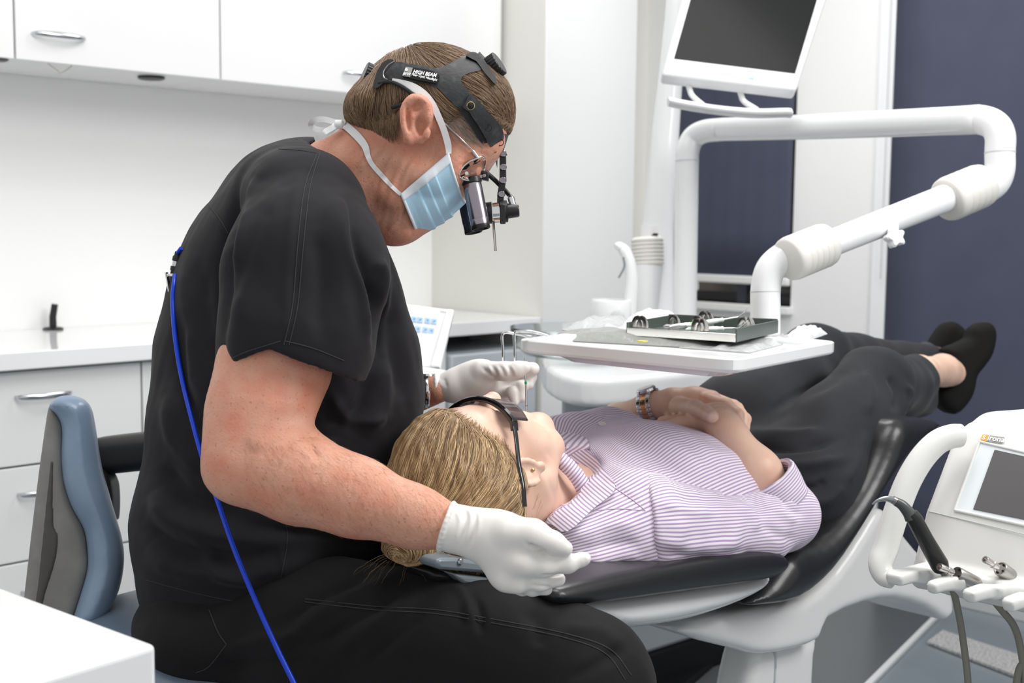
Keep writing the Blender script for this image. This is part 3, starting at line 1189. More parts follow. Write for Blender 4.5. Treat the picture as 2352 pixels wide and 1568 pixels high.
# neck opening
T.chain([(905, 330, D0, 100), (835, 385, 1.59, 104), (775, 415, 1.615, 104)], .006, 's')
# bottom hem of the top
T.planes([((-.22, 1, 0), V(330, 1350, 1.69)), ], 's', .004, V(200, 1700, 1.3), V(1000, 1330, 2.1))
v, q = T.build(smooth=2)
n = normals(v, q)
fl = [
    ([(700, 350), (672, 480), (660, 620), (655, 790)], 10, .0016),
    ([(560, 400), (545, 480), (530, 560), (520, 640), (505, 830)], 14, -.008), ([(590, 400), (560, 520), (545, 640)], 16, .005),
    ([(475, 475), (520, 545), (535, 600)], 7, .0018),
    ([(660, 400), (600, 520), (560, 640), (545, 760)], 26, .005), ([(640, 430), (570, 590), (530, 720)], 18, -.004),
    ([(800, 430), (812, 560), (850, 660), (862, 770)], 16, -.008), ([(790, 450), (800, 560), (835, 680), (845, 790)], 15, .006), ([(865, 590), (882, 640), (878, 740)], 12, .006), ([(845, 640), (868, 720), (862, 830)], 10, -.005),
    ([(760, 420), (775, 520), (790, 640), (790, 800)], 26, .004), ([(725, 520), (735, 640), (735, 800)], 20, -.003),
    ([(440, 560), (430, 700), (450, 860), (520, 980)], 20, .005), ([(470, 620), (480, 760), (560, 900)], 16, -.004), ([(425, 700), (420, 850), (450, 980)], 16, -.004),
    ([(380, 900), (400, 1010), (470, 1090)], 18, .005), ([(365, 1060), (430, 1140), (560, 1180)], 22, -.008), ([(350, 1120), (400, 1190), (520, 1230), (700, 1240)], 26, .010),
    ([(325, 1200), (420, 1260), (560, 1280)], 18, -.006), ([(330, 1250), (430, 1310), (600, 1310), (760, 1270)], 26, .008), ([(560, 1180), (700, 1190), (850, 1220)], 20, .007), ([(620, 1215), (760, 1225), (860, 1250)], 12, -.005),
    ([(900, 700), (905, 800), (930, 930)], 18, -.005), ([(880, 820), (880, 920), (830, 1010)], 22, .006), ([(850, 850), (820, 940), (740, 980)], 16, -.006), ([(760, 900), (800, 960), (890, 960)], 14, .005),
    ([(460, 1250), (520, 1320), (600, 1340)], 16, .005), ([(640, 1240), (650, 1320), (640, 1370)], 6, .0016),
]
fl = [(a_, b_, c_ * 1.5) for a_, b_, c_ in fl]
v = folds(v, n, fl)
n = normals(v, q)
v += n * (waves(v, .11, 11) * .0012 + waves(v, .035, 12) * .0003)[:, None]
top = skin_obj('scrub_top', v, q, M_scrub, dent)
SKT = Skin(v, q)


def seam(name, sk, lines, parent, material, r=.0006, off=.0003):
    for l in lines:
        p = [sk.hit(x, y, off) for x, y in smooth_path(l, 8)]
        p = [c for c in p if c is not None]
        run = p[:1]
        for c in p[1:]:
            if np.linalg.norm(c - run[-1]) > .03:
                break
            run.append(c)
        if len(run) > 3:
            MB().tube([v2w(c_) for c_ in run], r, 6).build(name, material, parent)


M_seam = mat('scrub seam thread', (.030, .029, .031), .8)
seam('seam', SKT, [[(728, 352), (700, 430), (684, 560), (672, 700), (652, 792)], [(735, 350), (712, 430), (697, 560), (684, 700), (664, 792)], [(640, 342), (690, 345), (730, 352)]], top, M_seam)
seam('seam', SKT, [[(470, 478), (500, 520), (522, 556)], [(480, 470), (508, 508), (526, 540)]], top, M_seam)
seam('hem_stitch', SKT, [[(506, 838), (560, 810), (645, 783)], [(655, 783), (720, 800), (790, 828)]], top, M_seam)
seam('neck_band', SKT, [[(716, 335), (760, 358), (795, 385), (815, 430), (832, 480)]], top, M_seam, .0009)
seam('seam', SKT, [[(655, 1190), (660, 1240), (645, 1330)], [(335, 1332), (450, 1362), (560, 1385)]], top, M_seam)

# ---------------------------------------------------------------- trousers
R = Sculpt(.004)
R.pell(520, 1425, 1.69, 195, 150, .19, 0, .03)
R.chain([(545, 1440, 1.64, 182), (760, 1475, 1.56, 182), (1000, 1492, 1.50, 178), (1200, 1524, 1.46, 162), (1337, 1570, 1.43, 152)], .03)
R.chain([(1337, 1570, 1.43, 150), (1300, 2000, 1.45, 105), (1270, 2740, 1.47, 85)], .04)
R.chain([(560, 1420, 1.80, 160), (830, 1340, 2.2, 110), (835, 1360, 2.2, 105), (830, 2020, 2.24, 60)], .04)
v, q = R.build(smooth=2)
n = normals(v, q)
fl = [([(620, 1500), (760, 1400), (900, 1330)], 14, .006), ([(700, 1500), (820, 1420), (930, 1350)], 14, -.006), ([(760, 1510), (860, 1440), (960, 1370)], 16, .006), ([(830, 1530), (900, 1470), (990, 1400)], 13, -.005),
      ([(640, 1440), (740, 1370), (850, 1320)], 12, -.006), ([(1040, 1345), (1075, 1375), (1080, 1440)], 12, .007), ([(1065, 1350), (1100, 1400), (1105, 1460)], 10, -.006), ([(1200, 1400), (1240, 1440), (1230, 1490)], 20, -.004),
      ([(1290, 1440), (1380, 1450), (1440, 1500)], 18, .004), ([(500, 1500), (600, 1470), (700, 1460)], 16, .006), ([(480, 1540), (600, 1520), (720, 1530)], 16, -.006), ([(1300, 1568), (1380, 1520), (1440, 1480)], 14, -.004)]
v = folds(v, n, fl)
n = normals(v, q)
v += n * (waves(v, .1, 21) * .0012 + waves(v, .03, 22) * .0003)[:, None]
trs = skin_obj('trousers', v, q, M_trouser, dent)
SKR = Skin(v, q)
seam('seam', SKR, [[(700, 1375), (860, 1392), (1000, 1400), (1150, 1425), (1300, 1455), (1400, 1490), (1450, 1550)], [(700, 1382), (860, 1400), (1000, 1409), (1150, 1434), (1300, 1465), (1390, 1500), (1436, 1560)]], trs, M_seam, .0007)
seam('seam', SKR, [[(480, 1400), (500, 1450), (520, 1480)], [(520, 1480), (480, 1530), (450, 1545)]], trs, M_seam, .0007)
for (x, d, bx, y) in ((1270, 1.47, 1, 2810), (830, 2.24, 1, 2010)):
    sh = Sculpt(.006)
    sh.chain([(x - 60, y - 10, d, 55), (x + 60, y, d, 58), (x + 180, y + 12, d, 42)], .03)
    v, q = sh.build()
    skin_obj('shoe', v, q, M_black, dent)

# ---------------------------------------------------------------- gloves
G = Sculpt(.0015)
k = .008
G.pell(1045, 1214, 1.37, 46, 54, .0275, 22, k)
G.chain([(1030, 1210, 1.37, 52), (1075, 1222, 1.368, 50)], k)
G.pell(1128, 1238, 1.362, 88, 64, .0235, 28, .014)
G.pell(1172, 1284, 1.358, 58, 76, .0235, 14, .014)
G.pell(1150, 1232, 1.352, 62, 58, .020, 10, .014)
G.chain([(1168, 1222, 1.345, 42), (1225, 1228, 1.338, 35), (1272, 1247, 1.335, 25), (1298, 1259, 1.335, 18)], .006)       # thumb
G.chain([(1190, 1292, 1.348, 40), (1248, 1298, 1.342, 25), (1305, 1294, 1.345, 20), (1338, 1284, 1.348, 14), (1345, 1282, 1.348, 11)], .007)   # index
G.chain([(1188, 1322, 1.356, 30), (1240, 1336, 1.352, 20), (1282, 1330, 1.362, 17)], .006)                           # middle
G.chain([(1180, 1335, 1.362, 24), (1222, 1351, 1.360, 16), (1255, 1353, 1.370, 14)], .006)                           # ring
G.chain([(1165, 1332, 1.370, 26), (1200, 1350, 1.374, 16), (1222, 1350, 1.382, 13)], .006)                           # little
G.cap(V(1197, 1290, 1.336), V(1197, 1290, 1.336), .010, k=.014)                                                      # knuckle
G.cap(V(1165, 1338, 1.345), V(1190, 1344, 1.345), .008, k=.012)
# rolled cuff
cen = [(1025 + 17 * math.cos(t) * -1 + 10 * math.sin(t) * 0, 0) for t in (0,)]
ringp = []
for t in np.linspace(0, 2 * math.pi, 29):
    a = math.cos(t)
    x = 1025 + 17 * a
    y = 1210 - 55 * a
    ringp.append((x + 7 * math.sin(t) * 0 - 5 * abs(math.sin(t)) * (1 if math.sin(t) > 0 else -1), y, 1.37 - .029 * math.sin(t)))
for p0, p1 in zip(ringp[:-1], ringp[1:]):
    G.cap(V(*p0), V(*p1), .0021, k=.003)
v, q = G.build()
n = normals(v, q)
fl = [([(1046, 1168), (1056, 1200), (1040, 1250)], 5, .0016), ([(1062, 1164), (1072, 1190), (1055, 1250)], 5, -.0016), ([(1075, 1166), (1082, 1195), (1062, 1262)], 5, .0015), ([(1090, 1172), (1092, 1205), (1072, 1268)], 5, -.0012), ([(1100, 1180), (1098, 1220), (1080, 1272)], 6, .0010),
      ([(1212, 1250), (1232, 1260), (1262, 1272)], 5, -.007), ([(1240, 1322), (1268, 1322), (1296, 1318)], 4, -.002), ([(1218, 1344), (1245, 1346), (1268, 1348)], 4, -.002), ([(1340, 1276), (1350, 1285), (1345, 1295)], 3, .0005), ([(1205, 1240), (1212, 1250), (1222, 1254)], 3, -.0012)]
v = folds(v, n, fl)
glove1 = skin_obj('glove', v, q, M_glove, dent, label='white glove on the nearer hand')
SKG = Skin(v, q)

G = Sculpt(.0016)
dd = 1.775
G.chain([(1008, 888, dd, 26), (1035, 886, dd, 32)], .008)
G.pell(1075, 876, dd, 72, 44, .026, -22, .012)
G.pell(1105, 866, dd - .01, 42, 38, .022, -10, .012)
G.pell(1135, 895, dd + .012, 42, 42, .014, 0, .01)
G.chain([(1108, 852, dd - .02, 25), (1160, 852, dd - .035, 21), (1190, 848, dd - .04, 18), (1206, 843, dd - .042, 14)], .006)
G.chain([(1120, 858, dd + .01, 22), (1180, 846, dd + .0, 14), (1224, 847, dd - .02, 15.5)], .005)
G.chain([(1130, 885, dd + .015, 20), (1190, 868, dd + .01, 13), (1217, 866, dd - .008, 15), (1216, 884, dd - .016, 11)], .005)
G.chain([(1125, 900, dd + .015, 20), (1185, 885, dd + .0, 12), (1198, 886, dd - .018, 12.5), (1198, 914, dd - .022, 10.5)], .005)
G.chain([(1120, 915, dd + .015, 18), (1165, 900, dd - .005, 11), (1175, 900, dd - .022, 12), (1182, 924, dd - .026, 9.5)], .005)
for t in np.linspace(0, 2 * math.pi, 21):
    t2 = t + 2 * math.pi / 20
    G.cap(V(1001, 887 - 27 * math.cos(t), dd - .018 * math.sin(t)), V(1001, 887 - 27 * math.cos(t2), dd - .018 * math.sin(t2)), .0021, k=.003)
v, q = G.build()
n = normals(v, q)
v = folds(v, n, [([(1120 + 9 * i, 838), (1128 + 9 * i, 852), (1132 + 9 * i, 866)], 3.2, -.0011 if i % 2 else .0008) for i in range(7)] + [([(1105, 842), (1125, 860), (1142, 872)], 5, -.0018), ([(1008, 870), (1014, 890)], 4, .001), ([(1020, 868), (1026, 890)], 4, -.001)])
glove2 = skin_obj('glove', v, q, M_glove, dent, label='white glove on the farther hand')

# ================================================================== what the seated man wears: each a thing
M_leather = mat('black leather', (.018, .019, .021), .52, bump=(240, .5, .0009, 4), var=(90, (.06, .064, .072), .52, .85))
M_leather2 = mat('dark soft leather', (.011, .011, .012), .72, bump=(240, .4, .0008, 4))
M_brass = mat('brass eyelet', (.65, .50, .22), .25, 1.0)
M_label = mat('black label', (.006, .006, .006), .25)
M_white = mat('white print', (.85, .85, .85), .5)
M_tape = mat('white woven tape', (.84, .84, .85), .75, bump=(700, .2, .0005))
M_maskblue = mat('blue mask fabric', (.44, .69, .87), .8, bump=(500, .2, .0008), var=(30, (.50, .74, .89), .4, .7))
M_maskwhite = mat('white mask edge', (.78, .84, .90), .8, bump=(900, .35, .0006))
M_gun = mat('gunmetal barrel', (.34, .31, .34), .24, 1.0)
M_navy = mat('navy barrel', (.03, .045, .075), .25, .6)
M_blue = mat('blue cable jacket', (.004, .048, .60), .28)
M_lens = mat('clear lens', (.95, .97, .97), .02, trans=1.0, ior=1.25)

hb_ = thing('headlight_band', 'black leather headlight band with white lettering around the brown hair', 'headlight', P(985, 200, D0))


def mirr(p):
    q = np.array(p, float)
    q[..., 2] = 2 * D0 - q[..., 2]
    return q


band = [(905, 142), (935, 145), (975, 151), (1005, 156), (1030, 148), (1048, 137), (1071, 127), (1093, 138), (1110, 158), (1086, 165), (1067, 172), (1059, 182), (1064, 196), (1079, 213), (1072, 232), (1056, 250), (1035, 231), (1010, 206), (985, 194), (940, 187), (900, 183), (884, 180), (888, 160)]
bo = patch_obj('band', band, SKH, .0032, .0022, 5, M_leather, hb_, sm=2, mirror=D0)
flap = [(1081, 215), (1101, 233), (1126, 261), (1148, 286), (1157, 306), (1155, 326), (1139, 351), (1132, 346), (1120, 326), (1100, 291), (1085, 269), (1077, 256), (1063, 247), (1068, 238)]
fo = patch_obj('front_flap', flap, SKH, .0068, .0028, 5, M_leather, hb_, sm=2, mirror=D0)
pad = [(1052, 246), (1066, 246), (1082, 264), (1102, 294), (1118, 324), (1122, 334), (1114, 336), (1106, 330), (1086, 298), (1066, 270)]
patch_obj('forehead_pad', pad, SKH, .0045, .006, 5, M_leather2, hb_, sm=2, mirror=D0)
# front bridge of the band over the forehead
mb = MB()
row = []
for t in np.linspace(-1, 1, 13):
    a = SKH.hit(1150, 330, .006)
    zz = D0 + (D0 - a[2]) * -t
    bulge = (1 - t * t)
    row.append([V(1139 + 12 * bulge, 350 + 5 * bulge, zz), V(1156 + 10 * bulge, 306 + 3 * bulge, zz)])
mb.grid([[v2w(p) for p in r] for r in row]).build('front_bridge', M_leather, hb_, thick=.003)
# snap and embossed rings


def ring_on(sk, x, y, r, tube, mname, material, parent, off=.0095, disc=None):
    c = sk.hit(x, y, off)
    nn = sk.hit(x, y, off + .01) - c
    nn = CM @ (nn / np.linalg.norm(nn))
    w = np.cross(nn, [0, 0, 1.0])
    w /= np.linalg.norm(w)
    u = np.cross(nn, w)
    cw = v2w(c)
    m = MB().tube([cw + r * (w * math.cos(t) + u * math.sin(t)) for t in np.linspace(0, 2 * math.pi, 25)], tube, 6, caps=False)
    o = m.build(mname, material, parent)
    if disc:
        MB().lathe(cw, nn, [(-.002, disc), (.0004, disc), (.0010, disc * .7), (.0012, .0002)], 16).build('snap_head', M_leather2, parent)
    return o


ring_on(SKH, 1081, 243, .0046, .0007, 'snap_ring', M_brass, hb_, .0072, .0033)
ring_on(SKH, 1122, 293, .0040, .0005, 'embossed_ring', M_leather2, hb_, .0080)
ring_on(SKH, 1149, 327, .0040, .0005, 'embossed_ring', M_leather2, hb_, .0080)
# rear loop and knob, top loop and knob
rear = [(905, 142), (896, 135), (881, 142), (869, 158), (861, 180), (858, 200), (868, 201), (880, 190), (890, 182), (884, 165)]
patch_obj('rear_loop', rear, SKH, .009, .008, 5, M_leather2, hb_, sm=2, mirror=D0, plane=True)
m = MB()
wp = [SKH.hit(x, y, .0085, D0 - .05) for x, y in smooth_path([(905, 141), (891, 150), (881, 165), (882, 178), (890, 183)], 4)]
m.tube([v2w(p) for p in wp], .0008, 6).build('wire_loop', M_gun, hb_)
toploop = [(1071, 128), (1084, 119), (1098, 123), (1113, 139), (1127, 160), (1139, 178), (1139, 194), (1126, 181), (1108, 160), (1094, 140)]
patch_obj('top_loop', toploop, SKH, .014, .014, 5, M_leather2, hb_, sm=2, mirror=D0, plane=True)
mb = MB()
for px, py, w_ in ((1112, 150, 26),):
    rows = []
    for t in np.linspace(-1, 1, 9):
        zz = D0 + t * .035
        up = 18 * (1 - t * t)
        rows.append([V(px - 22 + up * .5, py - 18 - up * .6, zz), V(px + 16 + up * .5, py + 22 - up * .6, zz)])
    mb.grid([[v2w(p) for p in r] for r in rows])
mb.build('top_bridge', M_leather2, hb_, thick=.004)


def knob(x, y, ax, r, h, d, name):
    c = P(x, y, d)
    a = CM @ (np.array([ax[0], ax[1], ax[2]], float))
    a /= np.linalg.norm(a)
    w = np.cross(a, [0, 0, 1.0])
    w /= np.linalg.norm(w)
    u = np.cross(a, w)
    rings = []
    for hh, rr in ((-h / 2, r * .8), (-h / 2, r * .98), (-h * .42, r), (h * .42, r), (h / 2, r * .93), (h / 2, .0005)):
        rings.append([c + a * hh + (rr if rr < r * .9 else rr * (1 - (.05 if k_ % 2 else 0))) * (w * math.cos(2 * math.pi * k_ / 44) + u * math.sin(2 * math.pi * k_ / 44)) for k_ in range(44)])
    return MB().loft(rings).build(name, M_black, hb_, sharp=25)


knob(848, 175, (-1, .42, -.35), .0160, .0155, D0 - .026, 'rear_knob')
knob(1138, 151, (1, .62, -.35), .0158, .0135, D0 - .024, 'top_knob')
m = MB().tube([v2w(V(1118, 163, D0 - .02)), v2w(V(1138, 151, D0 - .024))], .009, 14)
m.build('knob_stem', M_black, hb_)
m = MB().tube([v2w(V(872, 180, D0 - .022)), v2w(V(850, 175, D0 - .026))], .009, 14)
m.build('knob_stem', M_black, hb_)
# label
lab = patch_obj('label_plate', [(931, 152), (966, 157), (1000, 163), (1010, 174), (1006, 192), (962, 184), (922, 174)], SKH, .0062, .0014, 4, M_label, hb_, sm=1)
patch_obj('label_square', [(931.5, 153), (948, 155.5), (942, 177.3), (924, 174)], SKH, .0068, .0008, 3, mat('grey label square', (.30, .30, .30), .5), lab, sm=1)
patch_obj('label_dot', [(933.5 + 3.6 * math.cos(t), 160 + 3.6 * math.sin(t)) for t in np.linspace(0, 6.28, 13)[:-1]], SKH, .0074, .0008, 2, M_white, lab, sm=1)


def label_text(name, body, x, y, x2, y2, size, off, bold=0.0, shear=.15):
    a, b = SKH.hit(x, y, off), SKH.hit(x2, y2, off)
    u = SKH.hit((x + x2) / 2 + 2, (y + y2) / 2 - 10, off) - SKH.hit((x + x2) / 2, (y + y2) / 2, off)
    o = text_obj(name, body, v2w(a), CM @ (b - a), CM @ u, size, M_white, lab, .0003, bold, shear=shear)
    # bend the lettering onto the band
    n_ = len(o.data.vertices)
    co = np.zeros(n_ * 3)
    o.data.vertices.foreach_get('co', co)
    w = w2v(co.reshape(-1, 3) + OFF[lab.name])
    xs = w[:, 0] / w[:, 2] * FPX + 1176
    s_ = (xs.max() - xs.min())
    e = (b - a) / np.linalg.norm(b - a)
    t = (w - a) @ e
    f = np.linalg.norm(b - a) / t.max()
    w = w + np.outer(t * (f - 1), e)
    out = []
    for p in w:
        h = SKH.hit(1176 + FPX * p[0] / p[2], 784 - FPX * p[1] / p[2], off)
        out.append(h if h is not None else p)
    out = v2w(np.array(out)) - OFF[lab.name]
    o.data.vertices.foreach_set('co', out.ravel())
    o.data.update()
    return o


label_text('label_lettering', 'HIGH BEAM', 948, 167.5, 1002, 177, .0068, .0071, .00018)
label_text('label_lettering', 'Fiber Optic Headlight', 945, 172.5, 1003.5, 186, .0046, .0071, .00008)
label_text('label_lettering', 'BFW', 924.5, 171.5, 942.5, 174.0, .0056, .0076, .0001)

# lamp arm, lamp and its fibre lead
arm = MB()
zA = D0 - .010
la = [(1150, 344), (1155, 352), (1155, 384), (1155, 414), (1150, 446), (1149, 470)]
for a, b in zip(la[:-1], la[1:]):
    pa, pb = P(*a, zA), P(*b, zA)
    e = pb - pa
    L = np.linalg.norm(e)
    arm.obox((pa + pb) / 2, (RGT, e, FWD), (.0042, L / 2 + .003, .002))
ao = arm.build('lamp_arm', M_black, hb_, bevel=.0008)
for x, y in ((1155, 353), (1155.5, 384), (1155, 414), (1152, 446)):
    MB().lathe(P(x, y, zA - .001), -FWD, [(0, .0046), (.0020, .0046), (.0032, .0038), (.0034, .002), (.0028, .0018), (.0028, .0002)], 18).build('screw', M_gun, ao)
axl = (P(1194, 484, zA) - P(1110, 490, zA))
axl /= np.linalg.norm(axl)
MB().lathe(P(1106, 490, zA), axl, [(0, .0008), (0, .011), (.006, .0135), (.012, .0138), (.0135, .0138)], 20).build('lamp_head', M_black, hb_)
MB().lathe(P(1132, 488, zA), axl, [(0, .0130), (.0085, .0130)], 24).build('lamp_collar', M_steel, hb_)
MB().lathe(P(1148, 486, zA), axl, [(0, .0125), (.001, .0142), (.0095, .0138), (.0105, .0095), (.023, .0085), (.0245, .0075), (.0245, .0005)], 24).build('lamp_tail', M_black, hb_)
MB().obox(P(1155, 492, zA - .012), (RGT, UPV, FWD), (.0035, .012, .004)).build('lamp_clamp', M_black, hb_, bevel=.001)
MB().tube([P(1133, 508, zA - .004), P(1135, 535, zA - .005), P(1138, 576, zA - .006)], .0022, 8, flat=.5).build('sterile_handle', mat('worn steel', (.30, .285, .26), .35, 1.0), hb_, label='thin steel handle below the lamp')
fl_ = smooth_path([(1112, 392, D0 - .01), (1135, 412, D0 - .005), (1155, 432, D0 + .002), (1170, 448, D0), (1174, 456, zA)], 6)
MB().tube([P(*p) for p in fl_], .0031, 10).build('fibre_lead', M_black, hb_)
MB().tube([P(1173, 453, zA), P(1178, 472, zA)], .0044, 12).build('lead_ferrule', M_steel, hb_)

# ---------------------------------------------------------------- loupes
lp = thing('loupe_glasses', 'wire-framed magnifying loupes with metal barrels over the blue mask', 'glasses', P(1095, 420, D0))


def barrel(dz, x0, y0, x1, y1, r0, material, nm, sp=1):
    a, b = P(x0, y0, D0 + dz), P(x1, y1, D0 + dz - .004)
    e = b - a
    L = np.linalg.norm(e)
    o = MB().lathe(a, e, [(0, r0 * .9), (.002, r0), (L * .25, r0 * 1.01), (L * .82, r0), (L * .822, r0 * .985), (L * .828, r0 * .985), (L * .83, r0 * .99), (L * .96, r0 * .97)], 32).build(nm, material, lp)
    MB().lathe(a + e * .955, e, [(0, r0 * .97), (.0045, r0 * 1.0), (.0055, r0 * .96), (.0055, r0 * .8), (.003, r0 * .75)], 32).build('barrel_rim', M_black, o)
    MB().lathe(a + e * .985, e, [(0, r0 * .78), (.0012, r0 * .6), (.0016, .0003)], 24).build('front_lens', M_darkglass, o)
    MB().lathe(a - e * .13, e, [(0, r0 * .9), (.001, r0 * 1.06), (.0075, r0 * 1.06), (.0085, r0 * .95)], 32).build('barrel_ring', M_black, o)
    return o


barrel(-.036, 1084, 421, 1104, 521, .0118, M_gun, 'barrel')
barrel(.030, 1066, 430, 1087, 530, .0118, M_navy, 'barrel')
zl = D0 - .052
fr = smooth_path([(1055, 402, zl - .004), (1062, 386, zl - .004), (1078, 372, zl - .004), (1096, 364, zl - .003), (1108, 359, zl), (1114, 366, zl + .008), (1113, 382, zl + .02), (1110, 395, zl + .022), (1098, 408, zl + .015), (1080, 414, zl + .006), (1062, 411, zl)], 6, True)
fr = np.vstack([fr, fr[:1]])
MB().tube([P(*p) for p in fr], .0011, 8, caps=False).build('frame', M_steel, lp)
cc = np.mean([P(*p) for p in fr[:-1]], 0)
ln = MB()
nfr = len(fr) - 1
ln.add([cc - FWD * .002] + [P(*p) for p in fr[:-1]], [(0, i + 1, (i + 1) % nfr + 1) for i in range(nfr)])
ln.build('lens', M_lens, lp, thick=.0012)
MB().tube([P(1116, 372, D0 - .02), P(1118, 368, D0), P(1114, 374, D0 + .03)], .0013, 8).build('bridge', M_steel, lp)
fr2 = [(x, y, 2 * D0 - d) for x, y, d in fr]
MB().tube([P(*p) for p in fr2], .0011, 8, caps=False).build('frame', M_steel, lp)
mb = MB()
mb.obox(P(1110, 405, D0 - .03), (RGT * .9 + UPV * -.2, UPV, FWD), (.007, .0045, .006)).obox(P(1104, 398, D0 - .032), (RGT, UPV, FWD), (.006, .003, .004))
mb.obox(P(1090, 412, D0 - .034), (RGT, UPV, FWD), (.004, .004, .004))
mb.build('barrel_bracket', M_black, lp, bevel=.001)
for x, y in ((1112, 404), (1104, 406), (1099, 412)):
    MB().lathe(P(x, y, D0 - .037), -FWD, [(0, .0024), (.003, .0024), (.0036, .0018), (.0036, .0002)], 12).build('screw', M_gun, lp)
MB().lathe(P(1072, 398, zl - .003), -FWD, [(0, .0022), (.0016, .0022), (.002, .0003)], 12).build('screw', M_steel, lp)
tp = [SK1.hit(x, y, .0035) for x, y in smooth_path([(1090, 350), (1062, 322), (1035, 296), (1018, 278), (1006, 264)], 4)]
tp = [p for p in tp if p is not None]
MB().tube([v2w(p) for p in tp], .00095, 8).build('temple', M_steel, lp)
a, b = SK1.hit(1086, 346, .0035), V(1097, 362, zl - .002)
MB().tube([v2w(a), v2w(b)], .0024, 10).build('temple_joint', M_steel, lp)
tipp = [SKH.hit(x, y, .0042) for x, y in ((942, 234), (928, 238), (914, 242), (900, 246))]
MB().tube([v2w(p) for p in tipp], [.0022, .0024, .0026, .0028], 8).build('temple_tip', M_black, lp)
cd = [SKH.hit(x, y, .0050, D0 - .07) for x, y in smooth_path([(870, 190), (895, 188), (915, 194), (935, 206), (952, 219)], 4)]
MB().tube([v2w(p) for p in cd], .0023, 8).build('retaining_cord', M_blackrub, lp)

# ---------------------------------------------------------------- mask
mk = thing('surgical_mask', 'blue pleated surgical mask with white ties on the bending man', 'mask', P(1000, 450, D0))


def mk_pt(u, w):
    """u -1..1 across the face (0 = middle), w 0 top .. 1 chin"""
    s = abs(u)
    e = np.array([1031, 350]) * (1 - w) + np.array([919, 446]) * w
    m = np.array([1071, 464]) * (1 - w) + np.array([962, 541]) * w
    m = m + np.array([5, 4]) * math.sin(math.pi * w) + np.array([-4, 0]) * (w > .9)
    top = np.array([-2, 6]) * math.sin(math.pi * (1 - s)) * (1 - w)
    g = 1 - (1 - s) ** 1.0
    p = m * (1 - s ** 1.25) + e * s ** 1.25 + top
    dz = .060 * math.sin(s * math.pi / 2) ** .85
    pl = 0
    for c in (.34, .52, .70):
        x = (w - c) / .17
        if -0.08 < x < 1:
            pl += .0022 * (1 - x) * (1 if x >= 0 else (x + .08) / .08) * min(1, (1 - s) * 4)
    h = SK1.hit(p[0], p[1], 0)
    if h is not None and h[2] < D0:
        dz = max(dz, (D0 - h[2] + .0035) * min(1, s * 2.2))
    q = V(p[0], p[1], D0 + dz * (1 if u > 0 else -1))
    nn = np.array([.45, -.55, -.8 if u < 0 else .8]) * np.array([1, 1, s])
    nn /= np.linalg.norm(nn)
    return q + nn * pl


us = np.linspace(-1, 1, 49)
ws = np.concatenate([np.linspace(0, .33, 8), np.linspace(.335, .51, 12), np.linspace(.515, .69, 12), np.linspace(.695, 1, 16)])
rows = [[v2w(mk_pt(u, w)) for u in us] for w in ws]
MB().grid(rows).build('mask_panel', M_maskblue, mk, thick=.0010, sharp=50)


def strip(u0, u1, w0, w1, nu, nw, off=.0011):
    rr = []
    for w in np.linspace(w0, w1, nw):
        r = []
        for u in np.linspace(u0, u1, nu):
            q = mk_pt(u, w)
            r.append(v2w(q + np.array([.25, -.2, -.9 if u < 0 else .9]) * off))
        rr.append(r)
    return MB().grid(rr)


for a, b in ((-1, -.86), (.86, 1)):
    strip(a, b, 0, 1, 5, 30).build('side_binding', M_maskwhite, mk, thick=.0008)
strip(-.99, .99, 0, .045, 40, 3, .0009).build('top_binding', M_maskwhite, mk, thick=.0007)
strip(-.99, .99, .955, 1, 40, 3, .0009).build('bottom_binding', M_maskwhite, mk, thick=.0007)
def proud(x, y, off):
    c = [h[2] for h in (SK1.hit(x, y, 0), SKH.hit(x, y, 0)) if h is not None]
    return min(c) - off


mb = MB()
ut = smooth_path([(1031, 353, 12), (1029, 332, 15), (1020, 300, 15), (1008, 270, 15), (994, 240, 15), (975, 217, 17), (950, 201, 19), (925, 192, 17), (900, 186, 13)], 3)
ud = np.array([proud(x, y, .004) for x, y, w_ in ut])
ud[:2] = mk_pt(-1, 0)[2] - .0005
ud = np.convolve(np.pad(ud, 2, 'edge'), np.ones(5) / 5, 'valid')
ribbon(mb, [(x, y, d, w_) for (x, y, w_), d in zip(ut, ud)], 14, .0006, sm=2)
mb.build('upper_tie', M_tape, mk)
sm_ = Skin(*[SK1.v, SK1.q])
mb = MB()
ribbon(mb, [(921, 447, None, 8), (900, 428, None, 9), (878, 404, None, 11), (855, 378, None, 11), (845, 358, None, 12), (838, 335, None, 16), (820, 312, None, 18), (798, 292, None, 17), (783, 284, None, 15)], 14, .0006, SK1, .0022)
mb.build('lower_tie', M_tape, mk)
mb = MB()
for pts in ([(783, 284, D0 - .03), (768, 280, D0 - .034), (745, 274, D0 - .03), (722, 276, D0 - .02), (714, 288, D0 - .01), (728, 297, D0 - .01), (752, 298, D0 - .02), (775, 290, D0 - .03)],
            [(783, 286, D0 - .036), (768, 298, D0 - .04), (752, 308, D0 - .04), (735, 314, D0 - .04), (722, 318, D0 - .036)],
            [(775, 282, D0 - .036), (765, 292, D0 - .042), (745, 304, D0 - .046), (738, 318, D0 - .044)]):
    ribbon(mb, pts, 13, .0006)
mb.build('lower_bow', M_tape, mk)
MB().lathe(P(778, 286, D0 - .036), RGT, [(-.006, .002), (-.004, .006), (.004, .006), (.006, .002)], 12).build('lower_knot', M_tape, mk)
mb = MB()
for pts in ([(850, 194, D0 - .03), (836, 192, D0 - .03), (828, 200, D0 - .026), (838, 208, D0 - .024), (848, 200, D0 - .03)],
            [(848, 196, D0 - .034), (830, 208, D0 - .036), (812, 218, D0 - .034), (800, 228, D0 - .03)],
            [(848, 198, D0 - .034), (830, 214, D0 - .034), (815, 226, D0 - .034), (805, 236, D0 - .03)]):
    ribbon(mb, pts, 9, .0006)
